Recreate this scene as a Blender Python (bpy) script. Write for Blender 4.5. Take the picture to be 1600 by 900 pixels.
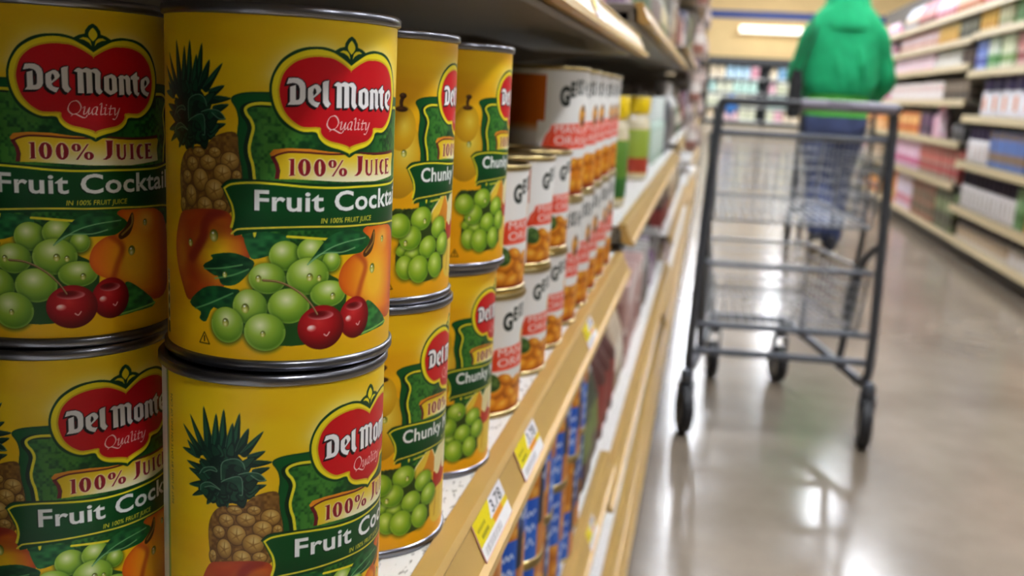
import bpy, bmesh, math, random
import numpy as np
from mathutils import Vector, Matrix

for _o in list(bpy.data.objects): bpy.data.objects.remove(_o)
S = bpy.context.scene
random.seed(7); RNG = np.random.default_rng(7)
PI = math.pi

# ------------------------------------------------------------------ camera, world, exposure
# world: X across the aisle (cans at x<0, aisle at x>0), Y along the aisle, Z up, metres; the near shelf stands at Z = SH
SH = 0.82
cd = bpy.data.cameras.new('camera'); cam = bpy.data.objects.new('camera', cd); S.collection.objects.link(cam)
cd.sensor_width = 36.0; cd.lens = 35.288; cd.clip_start = 0.02; cd.clip_end = 120
_r = (0.97999331, 0.19175439, 0.05332318); _u = (-0.08875342, 0.18122951, 0.97942774); _f = (-0.17814583, 0.96456525, -0.19462257)
cam.matrix_world = Matrix(((_r[0], _u[0], -_f[0], 0.110), (_r[1], _u[1], -_f[1], 0.0), (_r[2], _u[2], -_f[2], 0.20003 + SH), (0, 0, 0, 1)))
cd.dof.use_dof = True; cd.dof.focus_distance = 0.335; cd.dof.aperture_fstop = 13.0; cd.dof.aperture_blades = 0
S.camera = cam
S.view_settings.view_transform = 'Standard'; S.view_settings.look = 'None'
S.view_settings.gamma = 1.0; S.view_settings.use_curve_mapping = False; S.view_settings.exposure = 0.0
w = bpy.data.worlds.new('store_air'); S.world = w; w.use_nodes = True
w.node_tree.nodes['Background'].inputs[0].default_value = (1.0, 0.95, 0.88, 1); w.node_tree.nodes['Background'].inputs[1].default_value = 0.12
LAMP = 118.0      # strength of every ceiling tube

# ------------------------------------------------------------------ helpers
def lin(c):
    return tuple((x / 12.92 if x <= 0.04045 else ((x + 0.055) / 1.055) ** 2.4) for x in c)
def hx(h): return tuple(int(h[i:i + 2], 16) / 255 for i in (0, 2, 4))
_M = {}
def mat(name, col, rough=0.5, metal=0.0, spec=0.5, noise=0.0, scale=40.0, emit=0.0, bump=0.0, alpha=1.0, trans=0.0):
    """a procedural Principled material; col is an sRGB hex; noise varies the colour, bump roughens the surface"""
    key = (name, col, rough, metal, noise)
    if key in _M: return _M[key]
    m = bpy.data.materials.new(name); m.use_nodes = True; nt = m.node_tree; b = nt.nodes['Principled BSDF']
    c = lin(hx(col)) + (1,)
    b.inputs['Base Color'].default_value = c; b.inputs['Roughness'].default_value = rough; b.inputs['Metallic'].default_value = metal
    b.inputs['Specular IOR Level'].default_value = spec
    if trans: b.inputs['Transmission Weight'].default_value = trans
    if emit: b.inputs['Emission Color'].default_value = c; b.inputs['Emission Strength'].default_value = emit
    if noise or bump:
        tc = nt.nodes.new('ShaderNodeTexCoord'); n = nt.nodes.new('ShaderNodeTexNoise'); n.inputs['Scale'].default_value = scale; n.inputs['Detail'].default_value = 5
        nt.links.new(tc.outputs['Object'], n.inputs['Vector'])
        if noise:
            r = nt.nodes.new('ShaderNodeValToRGB'); r.color_ramp.elements[0].position = .3; r.color_ramp.elements[1].position = .7
            r.color_ramp.elements[0].color = tuple(x * (1 - noise) for x in c[:3]) + (1,); r.color_ramp.elements[1].color = tuple(min(1, x * (1 + noise)) for x in c[:3]) + (1,)
            nt.links.new(n.outputs['Fac'], r.inputs['Fac']); nt.links.new(r.outputs['Color'], b.inputs['Base Color'])
        if bump:
            bp = nt.nodes.new('ShaderNodeBump'); bp.inputs['Strength'].default_value = bump; bp.inputs['Distance'].default_value = .002
            nt.links.new(n.outputs['Fac'], bp.inputs['Height']); nt.links.new(bp.outputs['Normal'], b.inputs['Normal'])
    _M[key] = m; return m

class MB:
    """collects shapes, then links them as ONE mesh object"""
    def __init__(s): s.v = []; s.f = []; s.m = []
    def add(s, vs, fs, mi=0):
        k = len(s.v); s.v += [tuple(p) for p in vs]; s.f += [tuple(i + k for i in f) for f in fs]; s.m += [mi] * len(fs); return s
    def box(s, x0, x1, y0, y1, z0, z1, mi=0, bev=0.0):
        if bev:
            b = min(bev, .45 * min(abs(x1 - x0), abs(y1 - y0), abs(z1 - z0)))
            X, Y, Z = (x0, x1), (y0, y1), (z0, z1); vs = []; idx = {}
            for i in (0, 1):
                for j in (0, 1):
                    for k in (0, 1):
                        sx, sy, sz = (1 - 2 * i) * b, (1 - 2 * j) * b, (1 - 2 * k) * b
                        for a, d in (('x', (0, sy, sz)), ('y', (sx, 0, sz)), ('z', (sx, sy, 0))):
                            idx[i, j, k, a] = len(vs); vs.append((X[i] + d[0], Y[j] + d[1], Z[k] + d[2]))
            q = []
            for i in (0, 1):
                q.append([idx[i, j, k, 'x'] for j, k in ((0, 0), (1, 0), (1, 1), (0, 1))]); q.append([idx[j, i, k, 'y'] for j, k in ((0, 0), (1, 0), (1, 1), (0, 1))]); q.append([idx[j, k, i, 'z'] for j, k in ((0, 0), (1, 0), (1, 1), (0, 1))])
                for j in (0, 1):
                    q.append([idx[i, j, 0, 'x'], idx[i, j, 1, 'x'], idx[i, j, 1, 'y'], idx[i, j, 0, 'y']])
                    q.append([idx[i, 0, j, 'x'], idx[i, 1, j, 'x'], idx[i, 1, j, 'z'], idx[i, 0, j, 'z']])
                    q.append([idx[0, i, j, 'y'], idx[1, i, j, 'y'], idx[1, i, j, 'z'], idx[0, i, j, 'z']])
                    for k in (0, 1): q.append([idx[i, j, k, 'x'], idx[i, j, k, 'y'], idx[i, j, k, 'z']])
            return s.add(vs, q, mi)
        vs = [(x, y, z) for x in (x0, x1) for y in (y0, y1) for z in (z0, z1)]
        return s.add(vs, [(0, 1, 3, 2), (4, 6, 7, 5), (0, 4, 5, 1), (2, 3, 7, 6), (0, 2, 6, 4), (1, 5, 7, 3)], mi)
    def lathe(s, prof, n=32, cx=0, cy=0, cz=0, mi=0, mis=None, cap=True):
        vs = []; fs = []; k = len(prof)
        for r, z in prof:
            for i in range(n):
                a = 2 * PI * i / n; vs.append((cx + r * math.cos(a), cy + r * math.sin(a), cz + z))
        for j in range(k - 1):
            for i in range(n): fs.append((j * n + i, j * n + (i + 1) % n, (j + 1) * n + (i + 1) % n, (j + 1) * n + i))
        b = len(s.m); s.add(vs, fs, mi)
        if mis:
            for j in range(k - 1): s.m[b + j * n:b + (j + 1) * n] = [mis[j]] * n
        if cap:
            o = len(s.v) - len(vs)
            s.f.append(tuple(o + i for i in range(n))[::-1]); s.m.append(mis[0] if mis else mi)
            s.f.append(tuple(o + (k - 1) * n + i for i in range(n))); s.m.append(mis[-1] if mis else mi)
        return s
    def tube(s, pts, r, n=8, mi=0, closed=False, cap=True):
        P = [Vector(p) for p in pts]; k = len(P); R = r if isinstance(r, (list, tuple)) else [r] * k
        vs = []; fs = []; up = None
        for j in range(k):
            t = (P[(j + 1) % k] - P[j - 1]) if (closed or 0 < j < k - 1) else (P[1] - P[0] if j == 0 else P[-1] - P[-2])
            t = t.normalized() if t.length > 1e-9 else Vector((0, 0, 1))
            if up is None: up = Vector((0, 0, 1)) if abs(t.z) < .9 else Vector((1, 0, 0))
            a = t.cross(up); a = a.normalized() if a.length > 1e-6 else t.orthogonal().normalized()
            b = a.cross(t).normalized(); up = b
            for i in range(n):
                q = 2 * PI * i / n; vs.append(P[j] + (a * math.cos(q) + b * math.sin(q)) * R[j])
        for j in range(k if closed else k - 1):
            for i in range(n): fs.append((j * n + i, j * n + (i + 1) % n, ((j + 1) % k) * n + (i + 1) % n, ((j + 1) % k) * n + i))
        if cap and not closed: fs.append(tuple(range(n))[::-1]); fs.append(tuple((k - 1) * n + i for i in range(n)))
        return s.add(vs, fs, mi)
    def loft(s, rings, mi=0, cap=True):
        n = len(rings[0]); vs = [p for r in rings for p in r]; fs = []
        for j in range(len(rings) - 1):
            for i in range(n): fs.append((j * n + i, j * n + (i + 1) % n, (j + 1) * n + (i + 1) % n, (j + 1) * n + i))
        if cap: fs.append(tuple(range(n))[::-1]); fs.append(tuple((len(rings) - 1) * n + i for i in range(n)))
        return s.add(vs, fs, mi)
    def extr(s, prof, y0, y1, mi=0):
        """an (x,z) outline drawn along y"""
        n = len(prof); vs = [(x, y0, z) for x, z in prof] + [(x, y1, z) for x, z in prof]
        fs = [(i, (i + 1) % n, n + (i + 1) % n, n + i) for i in range(n)] + [tuple(range(n))[::-1], tuple(range(n, 2 * n))]
        return s.add(vs, fs, mi)
    def mesh(s, name, mats, smooth=False):
        me = bpy.data.meshes.new(name); me.from_pydata(s.v, [], s.f)
        for m in (mats if isinstance(mats, (list, tuple)) else [mats]): me.materials.append(m)
        me.polygons.foreach_set('material_index', s.m)
        bm = bmesh.new(); bm.from_mesh(me); bmesh.ops.recalc_face_normals(bm, faces=bm.faces); bm.to_mesh(me); bm.free()
        if smooth:
            me.polygons.foreach_set('use_smooth', [True] * len(me.polygons))
            try: me.set_sharp_from_angle(angle=math.radians(smooth if smooth > 1 else 40))
            except Exception: pass
        return me
    def build(s, name, mats, parent=None, smooth=False, loc=None, rz=None):
        return link(name, s.mesh(name, mats, smooth), parent, loc, rz)
def link(name, me, parent=None, loc=None, rz=None):
    o = bpy.data.objects.new(name, me); S.collection.objects.link(o)
    if parent is not None: o.parent = parent
    if loc is not None: o.location = loc
    if rz is not None: o.rotation_euler = (0, 0, rz)
    return o
def tag(o, label=None, cat=None, group=None, kind=None):
    if label: o['label'] = label
    if cat: o['category'] = cat
    if group: o['group'] = group
    if kind: o['kind'] = kind
    return o
def thing(name, label, cat, loc=(0, 0, 0), rz=0, group=None):
    return tag(link(name, None, None, loc, rz), label, cat, group)
def kids(o): return list(o.children)
def dup(root, loc, rz=0, label=None, group=None):
    """a copy of a thing with copies of its parts and sub-parts"""
    def cp(o, par):
        c = o.copy(); S.collection.objects.link(c)
        if par is not None: c.parent = par
        for ch in o.children: cp(ch, c)
        return c
    c = cp(root, None); c.location = loc; c.rotation_euler = (0, 0, rz)
    if label: c['label'] = label
    if group: c['group'] = group
    return c
def struct(o): o['kind'] = 'structure'; return o
def crom(pts, n=5, closed=False):
    P = [np.array(p, float) for p in pts]; k = len(P); o = []
    for i in range(k if closed else k - 1):
        a, b, c, d = (P[(i - 1) % k], P[i], P[(i + 1) % k], P[(i + 2) % k]) if closed else (P[max(i - 1, 0)], P[i], P[i + 1], P[min(i + 2, k - 1)])
        for j in range(n):
            t = j / n; o.append(.5 * ((2 * b) + (c - a) * t + (2 * a - 5 * b + 4 * c - d) * t * t + (3 * b - a - 3 * c + d) * t ** 3))
    if not closed: o.append(P[-1])
    return o

# ------------------------------------------------------------------ printed labels: drawn in millimetres, u round the can, v up it
class Paint:
    def __init__(s, u0, u1, v0, v1, res, bg):
        s.u0, s.v0, s.r = u0, v0, res; s.W = int(round((u1 - u0) / res)) + 1; s.H = int(round((v1 - v0) / res)) + 1
        s.img = np.empty((s.H, s.W, 3)); s.img[:] = bg
        s.U, s.V = np.meshgrid(u0 + np.arange(s.W) * res, v0 + np.arange(s.H) * res)
    def edges(s, E):
        """coverage of an even-odd outline given as an edge soup (n,4) in mm"""
        E = np.asarray(E, float).copy(); E[:, 0::2] = (E[:, 0::2] - s.u0) / s.r + .5; E[:, 1::2] = (E[:, 1::2] - s.v0) / s.r + .5
        cov = np.zeros((s.H, s.W)); ya, yb = max(0, int(E[:, 1::2].min())), min(s.H - 1, int(E[:, 1::2].max()))
        x0, y0, x1, y1 = E.T; SS = 4
        for row in range(ya, yb + 1):
            for k in range(SS):
                y = row + (k + .5) / SS; m = (y0 <= y) != (y1 <= y)
                if not m.any(): continue
                xs = np.sort(x0[m] + (y - y0[m]) * (x1[m] - x0[m]) / (y1[m] - y0[m]))
                for a, b in zip(xs[0::2], xs[1::2]):
                    i, j = max(0, int(a)), min(s.W - 1, int(b))
                    if j < i: continue
                    ix = np.arange(i, j + 1); cov[row, i:j + 1] += np.clip(np.minimum(b, ix + 1) - np.maximum(a, ix), 0, 1) / SS
        return np.clip(cov, 0, 1)
    def mask(s, *contours):
        E = []
        for c in contours:
            c = [tuple(p) for p in c]; E += [c[i] + c[(i + 1) % len(c)] for i in range(len(c))]
        return s.edges(E)
    def over(s, m, col, a=1.0):
        m = np.asarray(m)[..., None] * a; c = np.asarray(hx(col) if isinstance(col, str) else col); s.img = s.img * (1 - m) + c * m
    def poly(s, pts, col, a=1.0, sm=False):
        if sm: pts = crom(pts, 4, True)
        m = s.mask(pts); s.over(m, col, a); return m
    def stroke(s, pts, wd, col, a=1.0, sm=True, nib=None):
        P = crom(pts, 5) if sm and len(pts) > 2 else [np.array(p, float) for p in pts]; m = np.zeros((s.H, s.W))
        x = np.array([p[0] for p in P]); y = np.array([p[1] for p in P]); d = np.full((s.H, s.W), 1e9)
        wv = np.linspace(wd[0], wd[1], len(P)) if isinstance(wd, tuple) else np.full(len(P), wd)
        for i in range(len(P) - 1):
            ax, ay, bx, by = x[i], y[i], x[i + 1], y[i + 1]; h = max(wv[i], wv[i + 1]) + s.r * 2
            i0, i1 = int((min(ax, bx) - h - s.u0) / s.r), int((max(ax, bx) + h - s.u0) / s.r) + 2; j0, j1 = int((min(ay, by) - h - s.v0) / s.r), int((max(ay, by) + h - s.v0) / s.r) + 2
            i0, j0 = max(i0, 0), max(j0, 0)
            if i1 <= i0 or j1 <= j0: continue
            U, V = s.U[j0:j1, i0:i1], s.V[j0:j1, i0:i1]
            if not U.size: continue
            if nib: t_ = math.radians(nib); ca, sa = math.cos(t_), math.sin(t_); kx = lambda X, Y: (X * ca + Y * sa, (-X * sa + Y * ca) * 2.6)
            else: kx = lambda X, Y: (X, Y)
            px, py = kx(U - ax, V - ay); dx, dy = kx(bx - ax, by - ay); L = dx * dx + dy * dy + 1e-9
            t = np.clip((px * dx + py * dy) / L, 0, 1); dd = np.hypot(px - t * dx, py - t * dy) - (wv[i] * (1 - t) + wv[i + 1] * t) / 2
            d[j0:j1, i0:i1] = np.minimum(d[j0:j1, i0:i1], dd)
        m = np.clip(.5 - d / s.r, 0, 1); s.over(m, col, a); return m
    def blur(s, m, mm):
        r = max(1, int(mm / s.r)); m = m.copy()
        for _ in range(3):
            for ax in (0, 1):
                p = [(0, 0), (0, 0)]; p[ax] = (r + 1, r); c = np.cumsum(np.pad(m, p, mode='edge'), axis=ax)
                m = (np.take(c, range(2 * r + 1, c.shape[ax]), axis=ax) - np.take(c, range(0, c.shape[ax] - 2 * r - 1), axis=ax)) / (2 * r + 1)
        return m
    def noise(s, su, sv, seed=0):
        g = np.random.default_rng(seed).random((int(s.H * s.r / sv) + 4, int(s.W * s.r / su) + 4))
        X = (s.U - s.u0) / su; Y = (s.V - s.v0) / sv; i = X.astype(int); j = Y.astype(int); a = X - i; b = Y - j; a = a * a * (3 - 2 * a); b = b * b * (3 - 2 * b)
        return (g[j, i] * (1 - a) + g[j, i + 1] * a) * (1 - b) + (g[j + 1, i] * (1 - a) + g[j + 1, i + 1] * a) * b
    def ball(s, cx, cy, rx, ry, dark, mid, light, hl=(-.25, .35), rim=None, tilt=0):
        c, n = math.cos(tilt), math.sin(tilt); X = s.U - cx; Y = s.V - cy; a = (X * c + Y * n) / rx; b = (-X * n + Y * c) / ry
        d = np.hypot(a, b); m = np.clip((1 - d) * min(rx, ry) / s.r + .5, 0, 1); q = np.hypot(a - hl[0], b - hl[1]) / 1.35
        D, Md, Lt = (np.array(hx(k)) for k in (dark, mid, light)); q = np.clip(q, 0, 1)[..., None]
        col = np.where(q < .45, Lt + (Md - Lt) * (q / .45), Md + (D - Md) * ((q - .45) / .55))
        if rim: e = np.clip((d - .86) / .14, 0, 1)[..., None] * .55 * (b < .2)[..., None]; col = col * (1 - e) + np.array(hx(rim)) * e
        s.over(m, (0, 0, 0), 0); mm = m[..., None]; s.img = s.img * (1 - mm) + col * mm; return m
    def text(s, body, u, v, size, col, bold=0.0, sx=1.0, shear=0.0, space=1.0, a=1.0, shadow=None, fit=None, rot=0.0, outline=None):
        cu = bpy.data.curves.new('lettering', 'FONT'); cu.body = body; cu.size = 1.0; cu.offset = bold; cu.shear = shear; cu.space_character = space; cu.resolution_u = 3
        o = bpy.data.objects.new('lettering', cu); S.collection.objects.link(o); dg = bpy.context.evaluated_depsgraph_get(); me = o.evaluated_get(dg).to_mesh()
        co = np.array([p.co[:2] for p in me.vertices]); cnt = {}
        for p in me.polygons:
            vs = list(p.vertices)
            for i in range(len(vs)):
                k = tuple(sorted((vs[i], vs[(i + 1) % len(vs)]))); cnt[k] = cnt.get(k, 0) + 1
        E = np.array([[*co[i], *co[j]] for (i, j), n in cnt.items() if n == 1]); o.evaluated_get(dg).to_mesh_clear()
        bpy.data.objects.remove(o); bpy.data.curves.remove(cu)
        xm = E[:, 0::2].min(); E[:, 0::2] -= xm
        if fit: sx = fit / (E[:, 0::2].max() * size)
        E[:, 0::2] *= size * sx; E[:, 1::2] *= size
        if rot: c, n = math.cos(rot), math.sin(rot); F = E.copy(); F[:, 0::2] = E[:, 0::2] * c - E[:, 1::2] * n; F[:, 1::2] = E[:, 0::2] * n + E[:, 1::2] * c; E = F
        if shadow:
            G = E.copy(); G[:, 0::2] += u + shadow[0]; G[:, 1::2] += v + shadow[1]; s.over(s.edges(G), shadow[2], a)
        E[:, 0::2] += u; E[:, 1::2] += v; m = s.edges(E)
        if outline: s.over(np.clip(s.blur(m, outline[0]) * 3, 0, 1), outline[1])
        s.over(m, col, a); return m
    def leaf(s, pts, dark='0c3a1c', light='2f7a3a', tip=None, veins=5):
        m = s.mask(crom(pts, 3, True)); n = s.noise(2.2, 1.2, len(pts) * 7 + int(abs(pts[0][0]) * 10)); k = np.clip(n * 1.4 - .2, 0, 1)[..., None]
        col = np.array(hx(dark)) * (1 - k) + np.array(hx(light)) * k; mm = m[..., None]; s.img = s.img * (1 - mm) + col * mm; return m
    def drop(s, u, v, r):
        s.ball(u, v, r, r * 1.25, '4a5a10', 'b9b84a', 'f4f2c0', hl=(-.1, -.4)); s.ball(u - r * .2, v + r * .5, r * .28, r * .25, 'fffff0', 'ffffff', 'ffffff')

def print_mat(name, rough=0.36, spec=0.35):
    m = bpy.data.materials.new(name); m.use_nodes = True; nt = m.node_tree; b = nt.nodes['Principled BSDF']
    a = nt.nodes.new('ShaderNodeVertexColor'); a.layer_name = 'print'; nt.links.new(a.outputs['Color'], b.inputs['Base Color'])
    n = nt.nodes.new('ShaderNodeTexNoise'); n.inputs['Scale'].default_value = 60; tc = nt.nodes.new('ShaderNodeTexCoord'); nt.links.new(tc.outputs['Object'], n.inputs['Vector'])
    mr = nt.nodes.new('ShaderNodeMapRange'); mr.inputs['To Min'].default_value = rough - .05; mr.inputs['To Max'].default_value = rough + .05
    nt.links.new(n.outputs['Fac'], mr.inputs['Value']); nt.links.new(mr.outputs['Result'], b.inputs['Roughness']); b.inputs['Specular IOR Level'].default_value = spec
    return m
PAPER = print_mat('printed_label_paper'); CARD = print_mat('printed_card', .5, .4)
def grid_mesh(name, pos, col, m, closed=False):
    H, W = pos.shape[:2]; me = bpy.data.meshes.new(name); i = np.arange(H * W).reshape(H, W)
    a, b, c, d = i[:-1, :-1], i[:-1, 1:], i[1:, 1:], i[1:, :-1]; q = np.stack([a, b, c, d], -1).reshape(-1, 4); n = len(q)
    me.vertices.add(H * W); me.vertices.foreach_set('co', pos.reshape(-1).astype(np.float32)); me.loops.add(n * 4); me.loops.foreach_set('vertex_index', q.reshape(-1).astype(np.int32))
    me.polygons.add(n); me.polygons.foreach_set('loop_start', (np.arange(n) * 4).astype(np.int32)); me.polygons.foreach_set('use_smooth', np.ones(n, bool)); me.update(calc_edges=True)
    at = me.color_attributes.new('print', 'FLOAT_COLOR', 'POINT'); c = np.clip(col, 0, 1); c = np.where(c <= .04045, c / 12.92, ((c + .055) / 1.055) ** 2.4)
    at.data.foreach_set('color', np.concatenate([c, np.ones(c.shape[:2] + (1,))], -1).reshape(-1).astype(np.float32)); me.materials.append(m); return me
def wrap(name, p, R, u_lo, u_hi, coarse=8):
    """the drawing p rolled round a can of radius R mm (u = 0 faces +X); columns outside u_lo..u_hi are kept coarser"""
    u = p.u0 + np.arange(p.W) * p.r; keep = [i for i in range(p.W) if (u_lo <= u[i] <= u_hi) or i % coarse == 0 or i in (0, p.W - 1)]
    U, V = p.U[:, keep], p.V[:, keep]; th = U / R
    return grid_mesh(name, np.stack([R * np.cos(th), R * np.sin(th), V], -1) / 1000, p.img[:, keep], PAPER)
def flat(name, p, m=None):
    return grid_mesh(name, np.stack([np.zeros_like(p.U), p.U, p.V], -1) / 1000, p.img, m or CARD)
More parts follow.
